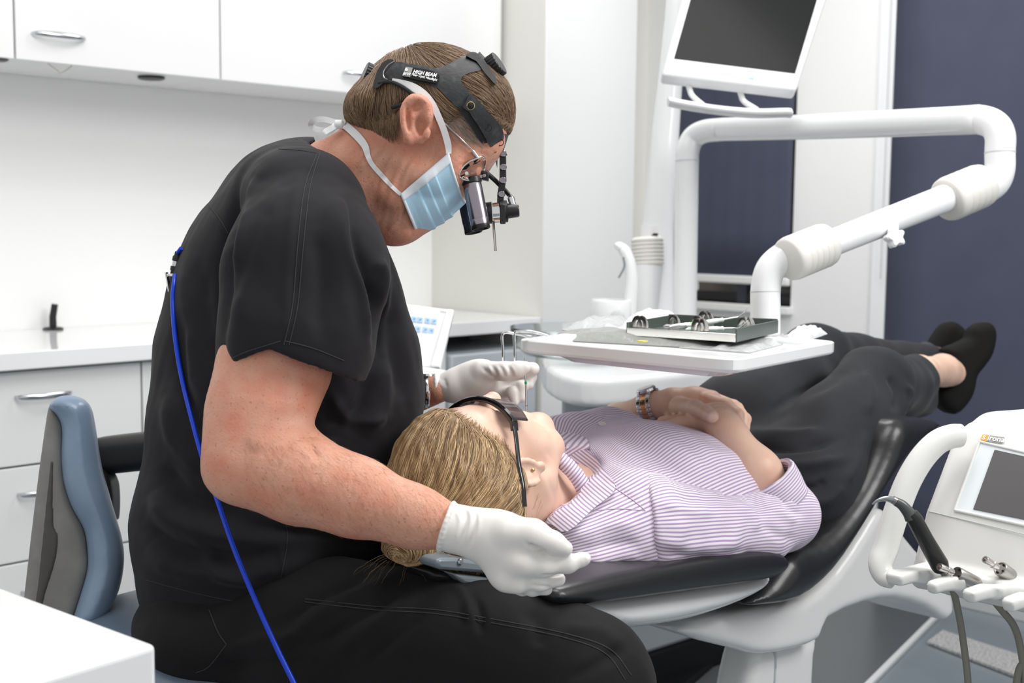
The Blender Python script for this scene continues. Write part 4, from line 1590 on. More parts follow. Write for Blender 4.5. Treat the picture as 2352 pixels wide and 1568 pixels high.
mb.build('upper_bow', M_tape, mk)

# ---------------------------------------------------------------- light cable down the back
cb = thing('headlight_cable', 'bright blue cable hanging down the back of the black scrubs', 'cable', P(480, 1100, 1.45))
cpts = smooth_path([(402, 632, 1.625), (397, 690, 1.60), (402, 770, 1.575), (416, 860, 1.55), (440, 960, 1.52), (468, 1060, 1.49), (500, 1150, 1.455), (538, 1260, 1.43), (585, 1375, 1.41), (632, 1480, 1.395), (690, 1600, 1.38), (740, 1720, 1.38)], 8)
for p in cpts:
    for sk_ in (SKT, SKR, SK1):
        h = sk_.hit(p[0], p[1], 0)
        if h is not None and not (sk_ is SK1 and p[1] > 1040):
            p[2] = min(p[2], h[2] - .0045)
MB().tube([P(*p) for p in cpts], .0030, 12).build('jacket', M_blue, cb)
MB().tube([P(404, 588, 1.64), P(409, 579, 1.625), P(416, 570, 1.62)], .0028, 10).build('jacket', M_blue, cb)
ax = P(407, 588, 1.63) - P(400, 632, 1.63)
L = np.linalg.norm(ax)
MB().lathe(P(400, 632, 1.628), ax, [(0, .0035), (.002, .0052), (.006, .0056), (.0065, .0064), (.0115, .0064), (.012, .0045)], 18).build('plug', M_black, cb)
MB().lathe(P(402, 616, 1.628), ax, [(0, .0045), (.010, .0045)], 18).build('sleeve', M_chrome, cb)
MB().lathe(P(405, 600, 1.628), ax, [(0, .0045), (.001, .0058), (.006, .0056), (.008, .004), (.013, .0036)], 18).build('socket', M_black, cb)
mb = MB()
mb.obox(P(386, 648, 1.615), (P(390, 668, 1.62) - P(383, 626, 1.62), RGT, FWD), (.0135, .0012, .005))
mb.obox(P(392, 632, 1.62), (RGT, UPV, FWD), (.004, .002, .004))
cl = mb.build('clip', M_steel, cb, bevel=.0008)

# ---------------------------------------------------------------- probe and wristwatch
pr = thing('probe', 'slim steel dental probe with green band held in the farther glove', 'probe', P(1208, 880, 1.735))
ds = 1.733
pts = [(1205.5, 822), (1206.5, 850), (1207.5, 874), (1208.6, 905), (1209, 925), (1209.5, 945), (1210.5, 968)]
rr = [.0013, .0014, .0014, .0016, .0015, .0011, .0007]
MB().tube([P(x, y, ds) for x, y in pts], rr, 10).build('handle', M_steel, pr)
MB().tube([P(1207.6, 876, ds), P(1207.9, 882, ds)], .0019, 12).build('green_band', mat('green band', (.01, .38, .13), .4), pr)
MB().tube([P(1209.2, 930.5, ds), P(1209.3, 932.5, ds)], .0017, 12).build('ring_mark', M_gun, pr)
wa = thing('wristwatch', 'steel wristwatch on the wrist beside the belly of the black scrubs', 'watch', P(978, 900, 1.78))
rows = []
for t in np.linspace(0, 2 * math.pi, 25):
    c = V(979 + 3 * math.cos(t), 899 - 36 * math.cos(t), 1.782 - .024 * math.sin(t))
    rows.append([v2w(c + np.array([-.006, .001, 0])), v2w(c + np.array([.006, -.001, 0]))])
MB().grid(rows).build('bracelet', M_steel, wa, thick=.002)
axw = np.cross(CM @ np.array([0, 0, 1.0]), RGT)
MB().lathe(P(980, 866, 1.78), UPV, [(-.002, .012), (.002, .0135), (.005, .0125), (.005, .0005)], 24).build('case', M_steel, wa)

# ================================================================== the patient
M_skin2 = skin_mat('fair skin', (.78, .54, .42), (.74, .46, .345), (.62, .36, .25), 200, .70, (500, .10, .0008, 3))
M_hairbase2 = mat('blond hair mass', (.22, .14, .07), .6, bump=(220, .4, .001))
M_hair2 = hair_mat('dark blond hair', (.115, .062, .026), (.35, .215, .098), (.70, .50, .275), .32)
M_pants2 = mat('black suit trousers', (.0155, .0165, .0205), .75, bump=(1200, .2, .0005, 2), sheen=.08, spec=.25)
M_shoe = mat('black suede shoe', (.010, .0095, .009), .85, bump=(700, .2, .0005), spec=.2)
M_sock = mat('charcoal sock', (.05, .052, .062), .9, bump=(900, .3, .0006))
M_sole = mat('black rubber sole', (.016, .016, .017), .6)


def striped(name):
    m = mat(name, (.80, .74, .80), .8, bump=(1400, .12, .0003), sheen=.1, spec=.2)
    nt = m.node_tree
    b = nt.nodes['Principled BSDF']
    a = nt.nodes.new('ShaderNodeAttribute')
    a.attribute_name = 'stripe'
    mu = nt.nodes.new('ShaderNodeMath')
    mu.operation = 'MULTIPLY'
    mu.inputs[1].default_value = 2 * math.pi / .0043
    si = nt.nodes.new('ShaderNodeMath')
    si.operation = 'SINE'
    mr = nt.nodes.new('ShaderNodeMapRange')
    mr.interpolation_type = 'SMOOTHSTEP'
    mr.inputs[1].default_value, mr.inputs[2].default_value = -.25, .65
    mx = nt.nodes.new('ShaderNodeMix')
    mx.data_type = 'RGBA'
    mx.inputs[6].default_value = (.81, .755, .82, 1)
    mx.inputs[7].default_value = (.42, .30, .48, 1)
    nt.links.new(a.outputs['Fac'], mu.inputs[0])
    nt.links.new(mu.outputs[0], si.inputs[0])
    nt.links.new(si.outputs[0], mr.inputs[0])
    nt.links.new(mr.outputs[0], mx.inputs[0])
    nt.links.new(mx.outputs[2], b.inputs['Base Color'])
    return m


M_shirt = striped('lilac striped shirt')
pat = thing('person', 'woman in lilac striped shirt and dark trousers lying back with hands folded', 'person', (1.7, 1.147, .62))

_yw, _pt = math.radians(20), math.radians(10)
hu, hf = np.array([-1.0, 0, 0]), np.array([0, math.sin(_yw), math.cos(_yw)])
hs = np.array([0, -math.cos(_yw), math.sin(_yw)])
hu, hf = hu * math.cos(_pt) + hf * math.sin(_pt), hf * math.cos(_pt) - hu * math.sin(_pt)
HO = np.array([1.095, 1.07, .886]) - .075 * hs
HM = np.stack([CM.T @ hf, CM.T @ hs, CM.T @ hu])


def L(f, s, u):
    return w2v(HO + hf * f + hs * s + hu * u)


A = Sculpt(.0021)
A.ell(L(-.012, 0, .035), (.097, .075, .087), HM, .02)
A.ell(L(.045, 0, .045), (.050, .058, .055), HM, .03)
A.wchain([(L(.042, 0, .005), .056), (L(.050, 0, -.045), .046), (L(.060, 0, -.082), .031)], .025)
for sg in (-1, 1):
    A.wchain([(L(.000, .050 * sg, -.048), .020), (L(.048, .033 * sg, -.088), .018), (L(.078, .008 * sg, -.099), .018)], .02)
    A.wchain([(L(.060, .040 * sg, -.026), .027), (L(.045, .045 * sg, -.045), .026)], .02)
    A.ell(L(.100, .034 * sg, .002), (.016, .020, .012), HM, .010, 's')
    A.wchain([(L(.080, .033 * sg, .001), .0128), (L(.080, .033 * sg, .001), .0128)], .004)
    A.wchain([(L(.090, .012 * sg, .021), .011), (L(.082, .045 * sg, .022), .009)], .012)
    A.wchain([(L(.101, .012 * sg, -.037), .0085), (L(.101, .012 * sg, -.037), .0085)], .008)
    A.wchain([(L(.093, .018 * sg, -.066), .006), (L(.098, .004 * sg, -.062), .008)], .007)
    A.wchain([(L(.090, .016 * sg, -.076), .007), (L(.095, .004 * sg, -.077), .009)], .007)
A.wchain([(L(.092, 0, .014), .010), (L(.108, 0, -.012), .010), (L(.117, 0, -.028), .0115)], .010)
A.wchain([(L(.084, .006, -.103), .018), (L(.084, -.006, -.103), .018)], .012)
for sg in (-1, 1):                                          # ears
    A.ell(L(.002, .075 * sg, .000), (.016, .0065, .027), HM, .006)
    ringp = [L(.002 + .015 * math.cos(t), .080 * sg, .001 + .025 * math.sin(t)) for t in np.linspace(-.9, 4.0, 14)]
    A.wchain([(p, .0034) for p in ringp], .004)
    A.ell(L(.005, .084 * sg, .000), (.007, .006, .011), HM, .004, 's')
    A.wchain([(L(.012, .078 * sg, -.026), .006), (L(.010, .077 * sg, -.029), .0055)], .006)
A.wchain([(L(-.020, 0, -.050), .054), (w2v((1.225, 1.147, .800)), .056), (w2v((1.30, 1.147, .79)), .075)], .03)
A.wchain([(w2v((1.30, 1.06, .79)), .055), (w2v((1.30, 1.24, .79)), .055)], .05)
hv_, hq_ = A.build()
hv_ = folds(hv_, normals(hv_, hq_), [([(1250, 1040), (1268, 1075), (1290, 1110)], 7, .0016), ([(1245, 1065), (1260, 1100), (1275, 1150)], 8, -.0012)])

# arms and hands
A = Sculpt(.0021)
A.wchain([(VY(1480, 1195, 1.02), .045), (VY(1780, 1200, .985), .032), (VY(1792, 1180, .985), .031), (VY(1738, 1085, 1.02), .0335), (VY(1668, 990, 1.08), .0250), (VY(1648, 962, 1.10), .0225)], .02)
A.wchain([(VY(1650, 960, 1.10), .023), (VY(1610, 965, 1.135), .024)], .012)
for i, (px, py, yy, px2, py2, yy2) in enumerate(((1560, 972, 1.150, 1525, 978, 1.16), (1562, 966, 1.168, 1515, 972, 1.18), (1566, 962, 1.185, 1520, 966, 1.20), (1575, 958, 1.20, 1535, 960, 1.215))):
    A.wchain([(VY(1612, 964 - i, 1.13 + .015 * i), .013), (VY(px, py, yy), .0095), (VY(px2, py2, yy2), .0072)], .006)
# far arm: forearm, watch wrist, back of the hand, fingers over the near wrist
A.wchain([(w2v((1.32, 1.30, .78)), .045), (w2v((1.46, 1.36, .78)), .040), (VY(1420, 972, 1.33), .030), (VY(1492, 934, 1.265), .0225)], .02)
A.wchain([(VY(1490, 934, 1.265), .0225), (VY(1545, 925, 1.225), .0225), (VY(1595, 922, 1.195), .0225), (VY(1632, 922, 1.175), .019)], .012)
A.wchain([(VY(1550, 918, 1.25), .018), (VY(1615, 916, 1.225), .018)], .02)
A.wchain([(VY(1628, 922, 1.165), .0145), (VY(1668, 932, 1.130), .0115), (VY(1694, 952, 1.105), .0098), (VY(1700, 982, 1.098), .0078)], .005)
A.wchain([(VY(1640, 920, 1.190), .0140), (VY(1684, 934, 1.150), .0112), (VY(1706, 958, 1.125), .0095), (VY(1708, 985, 1.115), .0078)], .005)
A.wchain([(VY(1645, 921, 1.212), .0135), (VY(1692, 938, 1.172), .0105), (VY(1712, 962, 1.145), .0090), (VY(1712, 985, 1.135), .0075)], .005)
A.wchain([(VY(1640, 924, 1.232), .0125), (VY(1690, 945, 1.195), .0092), (VY(1708, 965, 1.170), .0078), (VY(1708, 982, 1.16), .0068)], .005)
A.wchain([(VY(1560, 934, 1.195), .017), (VY(1598, 938, 1.135), .0130), (VY(1622, 948, 1.100), .0112), (VY(1636, 956, 1.078), .0098)], .005)
av, aq = A.build()
av = folds(av, normals(av, aq), [([(1600, 905), (1620, 925), (1630, 945)], 6, -.0012), ([(1628, 938), (1650, 930), (1672, 936)], 4, -.002), ([(1662, 925), (1668, 935), (1670, 945)], 3, .0006)])
# trunk and legs under the clothes, with the bare ankle
A = Sculpt(.005)
A.ell(w2v((1.45, 1.15, .785)), (.19, .155, .085), CM, .03)
A.ell(w2v((1.72, 1.15, .76)), (.16, .15, .085), CM, .05)
A.wchain([(VY(1830, 1130, 1.07), .07), (VY(2010, 885, 1.1), .05), (VY(2070, 880, 1.14), .042), (VY(2110, 858, 1.17), .034), (VY(2165, 850, 1.2), .031), (VY(2200, 860, 1.2), .030)], .02)
A.wchain([(VY(1700, 970, 1.235), .07), (VY(1870, 832, 1.30), .05), (VY(1960, 830, 1.31), .04), (VY(2110, 838, 1.285), .030), (VY(2160, 815, 1.29), .028)], .02)
tv, tq = A.build()
V3 = np.concatenate([hv_, av, tv])
Q3 = np.concatenate([hq_, aq + len(hv_), tq + len(hv_) + len(av)])
pbody = skin_obj('body', V3, Q3, M_skin2, pat)
SKP = Skin(hv_, hq_)
SKA = Skin(av, aq)
nail = patch_obj('thumb_nail', [(1622, 952), (1630, 949), (1637, 953), (1638, 961), (1632, 964), (1624, 961)], SKA, .0006, .0008, 2.5, mat('nail', (.82, .55, .50), .25), pat)

# ---------------------------------------------------------------- hair
A = Sculpt(.0032)
A.ell(L(-.022, 0, .042), (.104, .084, .093), HM, .02)
A.ell(L(.044, 0, .050), (.055, .065, .062), HM, .03)
A.ell(L(-.015, .0, .058), (.085, .072, .085), HM, .03)
A.ell(L(-.050, .012, .030), (.080, .080, .090), HM, .03)
A.ell(L(-.03, .02, .01), (.06, .069, .07), HM, .03)
cutp = [(950, 900), (992, 914), (1040, 938), (1095, 978), (1150, 1010), (1188, 1046), (1204, 1078), (1208, 1098), (1200, 1128), (1206, 1185), (1240, 1260), (1420, 1260), (1420, 780), (950, 780)]
dh_ = w2v(HO)[2]
A.poly([((x - 1100) * dh_ / FPX, (1050 - y) * dh_ / FPX) for x, y in cutp], V(1100, 1050, dh_), np.eye(3), .3, .001, .012, 's')
A.pell(940, 1256, 1.465, 60, 38, .032, 8, .012)
v, q = A.build(smooth=2)
n = normals(v, q)
sc_ = waves(v, .02, 31, stretch=(1.6, .25, 1)) * .0009 + waves(v, .006, 33, stretch=(1.6, .2, 1)) * .0004
v += n * sc_[:, None]
phair = skin_obj('hair', v, q, M_hairbase2, pat)
SKPH = Skin(v, q)
bun = V(945, 1252, 1.475)


def pdir(p):
    d = bun - p
    dist = np.linalg.norm(d)
    d = d / (dist + 1e-6)
    x, y = 1176 + FPX * p[0] / p[2], 784 - FPX * p[1] / p[2]
    if y > 1215:
        e = p - bun
        return np.array([e[1], -e[0] * .6, .2 * e[2]]) / (np.linalg.norm(e) + 1e-6) + np.array([.15, -.25, 0])
    w = np.clip((y - 1000) / 220, 0, 1)
    s = math.sin((y - 930) / 58.0) * .28
    return np.array([-.35 + s, -.95, -.15]) * (1 - w * .6) + d * (.25 + .6 * w)


nn_ = n
idx = RNG.choice(len(v), 12500)
roots = [v[i] for i in idx if nn_[i] @ v[i] < .25 * np.linalg.norm(v[i])]
st = comb(SKPH, roots, pdir, lambda p: .10 if p[1] > V(0, 1210, 1.5)[1] else .05, 15, .0016, .045)
ro_ = np.array(roots)
shd = np.clip(.5 + .33 * waves(ro_, .011, 35, stretch=(1.5, .3, 1)) + RNG.normal(size=len(ro_)) * .2, 0, 1)
hair_obj('hair_strands', st, M_hair2, phair, .00045, .3, shd)
# fine hairs at the hairline and round the ear
hl_ = smooth_path([(985, 912), (1020, 925), (1060, 955), (1105, 985), (1148, 1014), (1182, 1056), (1194, 1110)], 6)
rr_ = []
for i in range(1500):
    p = hl_[RNG.integers(len(hl_))] + RNG.normal(size=2) * 5
    h = SKP.hit(p[0], p[1], 0)
    if h is not None:
        rr_.append(h)
st = comb(SKP, rr_, lambda p: np.array([-.45, -.9, -.1]), .036, 7, .0016, .22)
hair_obj('hairline_strands', st, M_hair2, phair, .00016, .2)
wis = []
for i in range(14):
    x, y = RNG.uniform(1190, 1265), RNG.uniform(1120, 1200)
    p = np.array(SKP.hit(x, y, .002, 1.55))
    s = [p]
    for j in range(8):
        p = p + np.array([RNG.normal(-.0022, .0010), -.0060, -.0004])
        s.append(p.copy())
    wis.append(np.array(s))
for i in range(26):
    a = RNG.uniform(-2.9, -.2)
    p = bun + np.array([.036 * math.cos(a), .022 * math.sin(a), -.01 + RNG.normal() * .01])
    s = [p]
    for j in range(8):
        p = p + np.array([.0055 * math.cos(a) + RNG.normal() * .0012, .0045 * math.sin(a) - .0003 * j, RNG.normal() * .001]) * RNG.uniform(.5, 1.1)
        s.append(p.copy())
    wis.append(np.array(s))
hair_obj('loose_wisps', wis, M_hair2, phair, .00011, .2)

# ---------------------------------------------------------------- shirt


def wave_stripe(o, vals):
    attr(o, 'stripe', vals)


S = Sculpt(.0034)
S.ell(w2v((1.43, 1.155, .795)), (.175, .180, .112), CM, .03)
S.ell(w2v((1.37, 1.10, .815)), (.085, .075, .095), CM, .05)
S.ell(w2v((1.59, 1.15, .770)), (.125, .168, .098), CM, .05)
S.ell(w2v((1.285, 1.15, .80)), (.085, .175, .078), CM, .04)
S.wchain([(VY(1455, 1210, 1.03), .072), (VY(1500, 1210, 1.02), .062)], .03)
S.wchain([(VY(1326, 1240, 1.05), .048), (VY(1440, 1222, 1.035), .066)], .04)
S.wchain([(VY(1345, 1288, 1.04), .040), (VY(1490, 1276, 1.03), .047)], .03)
S.wchain([(VY(1290, 1016, 1.27), .042), (VY(1400, 1006, 1.27), .048)], .05)
S.wchain([(w2v((1.29, 1.29, .79)), .065), (w2v((1.44, 1.36, .77)), .052), (w2v((1.52, 1.36, .80)), .045)], .03)
S.wchain([(L(-.010, 0, -.06), .058), (w2v((1.225, 1.147, .822)), .064)], .006, 's')
S.ell(w2v((1.235, 1.135, .895)), (.055, .060, .06), CM, .01, 's')
S.planes([((CM.T @ np.array([-1, 0, -.25])), w2v((1.64, 1.15, .80)))], 's', .004)
v, q = S.build(smooth=2)
n = normals(v, q)
v = folds(v, n, [([(1330, 1060), (1400, 1110), (1470, 1160)], 10, -.003), ([(1390, 1000), (1460, 1060), (1560, 1110)], 14, .004), ([(1420, 990), (1500, 1040), (1590, 1110)], 12, -.004), ([(1480, 985), (1570, 1040), (1640, 1110)], 16, .004), ([(1540, 985), (1620, 1050), (1670, 1120)], 12, -.003), ([(1360, 1030), (1440, 1090), (1540, 1130)], 12, .003),
                 ([(1300, 1240), (1380, 1210), (1470, 1200)], 16, .004), ([(1320, 1270), (1400, 1250), (1475, 1245)], 12, -.004), ([(1340, 1300), (1420, 1280), (1480, 1280)], 12, .003), ([(1590, 1010), (1650, 1070), (1690, 1130)], 10, .003)])
n = normals(v, q)
v += n * (waves(v, .07, 41) * .0016)[:, None]
shirt = skin_obj('shirt', v, q, M_shirt, pat)
w = v2w(v)
ang = np.arctan2(w[:, 2] - .76, w[:, 1] - 1.15)
wave_stripe(shirt, ang * .155 + .02 * np.sin((w[:, 0] - 1.3) * 7))
SKS = Skin(v, q)

S = Sculpt(.0032)
sl = [((1478, 1206, 1.015), .071), ((1600, 1222, 1.0), .057), ((1730, 1213, .99), .051), ((1806, 1186, .985), .047)]
S.wchain([(VY(*p), r) for p, r in sl], .02)
S.wchain([(VY(1806, 1182, .985), .045), (VY(1772, 1132, .995), .047)], .02)
ax0 = VY(1750, 1092, 1.01) - VY(1806, 1182, .985)
S.planes([(-ax0, VY(1770, 1112, 1.0))], 's', .002, VY(1670, 1135, .97) - np.array([0, 0, .1]), VY(1860, 1000, 1.0) + np.array([0, 0, .15]))
S.wchain([(VY(1785, 1155, .992), .040), (VY(1725, 1050, 1.02), .038)], .003, 's')
S.planes([((1, .05, .1), VY(1478, 1200, 1.015))], 's', .006)
v, q = S.build(smooth=2)
n = normals(v, q)
v = folds(v, n, [([(1500, 1150), (1580, 1170), (1650, 1180)], 12, .003), ([(1500, 1240), (1600, 1255), (1720, 1245)], 14, .003), ([(1520, 1270), (1620, 1280), (1740, 1262)], 10, -.003), ([(1700, 1140), (1745, 1160), (1760, 1190)], 12, -.005), ([(1680, 1150), (1730, 1185), (1740, 1225)], 12, .004), ([(1770, 1150), (1800, 1180), (1830, 1200)], 10, .004),
                 ([(1790, 1130), (1815, 1170), (1845, 1180)], 8, -.004), ([(1560, 1140), (1640, 1150), (1700, 1150)], 10, -.003), ([(1750, 1200), (1790, 1230), (1830, 1235)], 12, -.003)])
n = normals(v, q)
v += n * (waves(v, .05, 43) * .0012)[:, None]
sleeve = skin_obj('sleeve', v, q, M_shirt, shirt)
c0, c1 = VY(1478, 1200, 1.015), VY(1806, 1182, .985)
t_ = (c1 - c0) / np.linalg.norm(c1 - c0)
up_ = np.array([0, 1.0, 0]) - t_ * t_[1]
up_ /= np.linalg.norm(up_)
sd_ = np.cross(t_, up_)
d_ = v - c0
wave_stripe(sleeve, np.arctan2(d_ @ up_, -(d_ @ sd_)) * .056)
SKSL = Skin(v, q)
# turned-back cuff
S = Sculpt(.0026)
S.wchain([(VY(1787, 1165, .990), .0515), (VY(1746, 1092, 1.005), .0525)], .01)
S.planes([(-ax0, VY(1748, 1098, 1.005))], 's', .003)
S.planes([(ax0, VY(1787, 1160, .990))], 's', .003)
S.wchain([(VY(1820, 1228, .97), .0425), (VY(1720, 1046, 1.02), .0450)], .003, 's')
v, q = S.build()
v += normals(v, q) * (waves(v, .05, 47) * .001)[:, None]
cuff = skin_obj('cuff', v, q, M_shirt, shirt)
wave_stripe(cuff, (v - c0) @ (ax0 / np.linalg.norm(ax0)))
# collar
cps = smooth_path([(1246, 1010), (1275, 1022), (1300, 1030)], 5)
S = Sculpt(.0026)
colpts = [w2v((1.225 + .020 * math.cos(t) - .012, 1.147 + .074 * math.sin(t), .845 - .052 * math.cos(t))) for t in np.linspace(.9, 5.4, 20)]
S.wchain([(p, .010) for p in colpts], .004)
v, q = S.build()
col = skin_obj('collar_band', v, q, M_shirt, shirt)
wave_stripe(col, v @ np.array([.75, -.66, 0]))


def collar_flap(poly, lift, dirn, nm):
    o = patch_obj(nm, poly, SKS, lift, .0028, 7, M_shirt, shirt, sm=3, default=1.62)
    n_ = len(o.data.vertices)
    co = np.zeros(n_ * 3)
    o.data.vertices.foreach_get('co', co)
    w_ = w2v(co.reshape(-1, 3) + OFF[shirt.name])
    wave_stripe(o, w_ @ np.array(dirn))
    return o


collar_flap([(1306, 1056), (1322, 1038), (1351, 1034), (1384, 1074), (1414, 1121), (1362, 1168), (1304, 1220), (1270, 1206), (1238, 1184), (1272, 1125)], .007, (.58, .81, 0), 'collar_flap')
collar_flap([(1268, 1004), (1296, 992), (1345, 1004), (1352, 1030), (1325, 1040), (1308, 1054), (1298, 1040), (1300, 1024), (1280, 1016)], .006, (.55, -.83, 0), 'collar_flap')
seam('placket_seam', SKS, [[(1352, 1040), (1380, 1075), (1416, 1116)]], shirt, M_white, .0006)
seam('shoulder_seam', SKSL, [[(1484, 1120), (1476, 1200), (1480, 1260), (1493, 1306)]], shirt, mat('lilac seam', (.62, .50, .66), .8), .0007)
seam('shoulder_seam', SKS, [[(1365, 1172), (1420, 1168), (1482, 1172)], [(1414, 1121), (1450, 1145), (1483, 1172)]], shirt, mat('lilac seam', (.62, .50, .66), .8), .0006)
bp = SKS.hit(1384, 974, .001, 1.8)
MB().lathe(v2w(bp), CM @ np.array([0, .9, -.4]), [(0, .006), (.0012, .0062), (.0018, .005), (.0014, .0035), (.0014, .0003)], 16).build('button', mat('pearl button', (.80, .78, .72), .2), shirt)

# ---------------------------------------------------------------- trousers, socks, shoes
S = Sculpt(.0042)
S.ell(w2v((1.77, 1.16, .765)), (.19, .175, .105), CM, .04)
S.wchain([(VY(1835, 1130, 1.07), .098), (VY(1930, 1000, 1.075), .084), (VY(2008, 882, 1.085), .067)], .03)
S.wchain([(VY(2008, 882, 1.1), .066), (VY(2068, 888, 1.14), .056), (VY(2115, 862, 1.17), .043)], .02)
S.wchain([(VY(2050, 925, 1.14), .036), (VY(2120, 922, 1.17), .030)], .025)
S.wchain([(VY(1690, 985, 1.24), .098), (VY(1790, 890, 1.275), .085), (VY(1872, 828, 1.30), .070)], .03)
S.wchain([(VY(1872, 828, 1.30), .068), (VY(1960, 828, 1.31), .054), (VY(2130, 838, 1.28), .046)], .02)
S.planes([((-.74, -.60, -.1), VY(2120, 858, 1.17))], 's', .003, VY(2090, 900, 1.13) + np.array([-.01, -.01, -.15]), VY(2200, 790, 1.2) + np.array([.02, .02, 0]) * 1 + np.array([0, 0, dY(2120, 860, 1.17) + .05 - dY(2200, 790, 1.2)]))
S.wchain([(VY(2105, 866, 1.17), .0385), (VY(2180, 840, 1.2), .0385)], .003, 's')
v, q = S.build(smooth=2)
n = normals(v, q)
v = folds(v, n, [(a_, b_ * .85, c_ * 1.6) for a_, b_, c_ in [([(1700, 990), (1800, 1000), (1900, 990)], 14, .006), ([(1710, 1020), (1820, 1030), (1930, 1010)], 12, -.006), ([(1720, 1050), (1830, 1070), (1950, 1050)], 16, .006), ([(1800, 1120), (1870, 1120), (1900, 1100)], 10, -.004), ([(1840, 1150), (1900, 1150), (1950, 1110)], 14, .004),
                 ([(1760, 950), (1850, 900), (1960, 850)], 14, -.004), ([(1980, 850), (2000, 900), (1990, 960)], 16, .004), ([(2040, 860), (2060, 900), (2050, 950)], 10, -.005), ([(2080, 880), (2095, 910), (2080, 945)], 8, .004), ([(1930, 1120), (1970, 1060), (1990, 980)], 14, .004), ([(1560, 905), (1650, 920), (1700, 960)], 10, .004)]])
n = normals(v, q)
v += n * (waves(v, .09, 51) * .0018)[:, None]
skin_obj('trousers', v, q, M_pants2, pat)


def shoe(poly, d, hw, nm, sole):
    S = Sculpt(.003)
    c = V(2200, 840, d)
    S.poly([((x - 2200) * d / FPX, (840 - y) * d / FPX) for x, y in poly], c, np.eye(3), hw, .022, .006, sm=3)
    v_, q_ = S.build(smooth=2)
    o = skin_obj(nm, v_, q_, M_shoe, pat)
    if sole:
        pp = smooth_path(sole, 5)
        m_ = MB()
        rings = []
        for x, y in pp:
            rings.append([v2w(V(x + a, y + b, d + z)) for a, b, z in ((-3, 2, -hw * .8), (4, 2, -hw * .8), (4, 2, hw * .8), (-3, 2, hw * .8))])
        m_.loft(rings)
        m_.build('sole', M_sole, o, bevel=.003)
    return o


dsh = dY(2200, 850, 1.2)
shoe([(2150, 898), (2178, 876), (2186, 850), (2172, 822), (2164, 802), (2190, 790), (2218, 776), (2228, 754), (2252, 740), (2272, 746), (2280, 770), (2272, 812), (2254, 840), (2237, 863), (2230, 896), (2216, 924), (2188, 950), (2160, 938), (2147, 912)], dsh, .040, 'shoe',
     [(2277, 762), (2278, 785), (2270, 815), (2254, 841), (2238, 864), (2231, 897), (2217, 925), (2195, 948)])
shoe([(2124, 806), (2138, 780), (2159, 749), (2180, 738), (2199, 746), (2215, 764), (2212, 784), (2190, 815), (2172, 840), (2140, 840), (2122, 825)], dsh + .13, .036, 'shoe', None)
MB().tube([v2w(V(2150, 848, dsh)), v2w(V(2166, 850, dsh)), v2w(V(2186, 852, dsh))], [.0365, .0380, .0385], 24, ref=(0, 0, 1)).build('sock', M_sock, pat)
MB().tube([v2w(V(2118, 832, dsh + .12)), v2w(V(2140, 815, dsh + .13))], [.034, .036], 20).build('sock', M_sock, pat)

# ---------------------------------------------------------------- safety glasses, earring, bracelet watch
M_glassblk = mat('glossy black frame', (.008, .008, .009), .12, coat=.5)
M_glasslens = mat('brown tinted lens', (.17, .135, .14), .04, trans=.65, ior=1.3)
sg_ = thing('safety_glasses', 'black wraparound glasses with tinted lenses on the lying woman', 'glasses', HO + hf * .1)
tt = np.linspace(-1.18, 1.18, 31)


def gl(t, u, f0=.0):
    return HO + hf * (.024 + (.088 + f0) * math.cos(t) ** .8) + hs * (.078 * math.sin(t) / math.sin(1.18)) + hu * u


MB().tube([gl(t, .022 - .010 * abs(t) ** 2 / 1.4) for t in tt], [.0022 + .0014 * abs(t) / 1.18 for t in tt], 8, flat=1.5).build('brow_bar', M_glassblk, sg_)
for s0, s1 in ((-1.12, -.07), (.07, 1.12)):
    rows = []
    for u_ in np.linspace(0, 1, 8):
        rows.append([gl(t, .020 - .010 * abs(t) ** 2 / 1.4 - u_ * (.036 - .012 * abs(t - (s0 + s1) / 2) * 1.6), .002) for t in np.linspace(s0, s1, 18)])
    MB().grid(rows).build('lens', M_glasslens, sg_, thick=.0018)
MB().tube([gl(-.10, .012, .001), gl(-.06, .004, .004), gl(.06, .004, .004), gl(.10, .012, .001)], .0022, 8).build('bridge', M_glassblk, sg_)
for sgn in (-1, 1):
    e = gl(1.18 * sgn, .012)
    pts = smooth_path([e, HO + hf * .045 + hs * .0835 * sgn + hu * .016, HO + hf * .012 + hs * .092 * sgn + hu * .024, HO - hf * .018 + hs * .0985 * sgn + hu * .027, HO - hf * .045 + hs * .099 * sgn + hu * .028], 6)
    MB().tube(pts, np.linspace(.0038, .0030, len(pts)), 10, flat=.55, ref=hu).build('temple', M_glassblk, sg_)
    MB().obox(e + hf * -.003, (hf, hu, hs), (.007, .0048, .0028)).build('hinge', M_glassblk, sg_, bevel=.001)
ep = SKP.hit(1224, 1079, .001, 1.56)
er = MB().lathe(v2w(ep), CM @ np.array([.2, .1, -1]), [(-.001, .0012), (0, .0024), (.0015, .0022), (.0026, .001), (.0027, .0002)], 12).build('earring', mat('gold', (.80, .55, .20), .2, 1.0))
tag(er, 'tiny gold stud earring in the ear of the lying woman', 'earring')
bw = thing('wristwatch', 'steel and rose gold bracelet watch on the wrist of the lying woman', 'watch', P(1495, 935, dY(1495, 935, 1.265)))
wc = VY(1497, 934, 1.262)
wax = VY(1545, 925, 1.225) - VY(1480, 940, 1.275)
wax /= np.linalg.norm(wax)
wu = np.array([-.25, 1.0, -.15])
wu -= wax * (wu @ wax)
wu /= np.linalg.norm(wu)
wb = np.cross(wax, wu)
M_rose = mat('rose gold link', (.80, .46, .26), .2, 1.0)
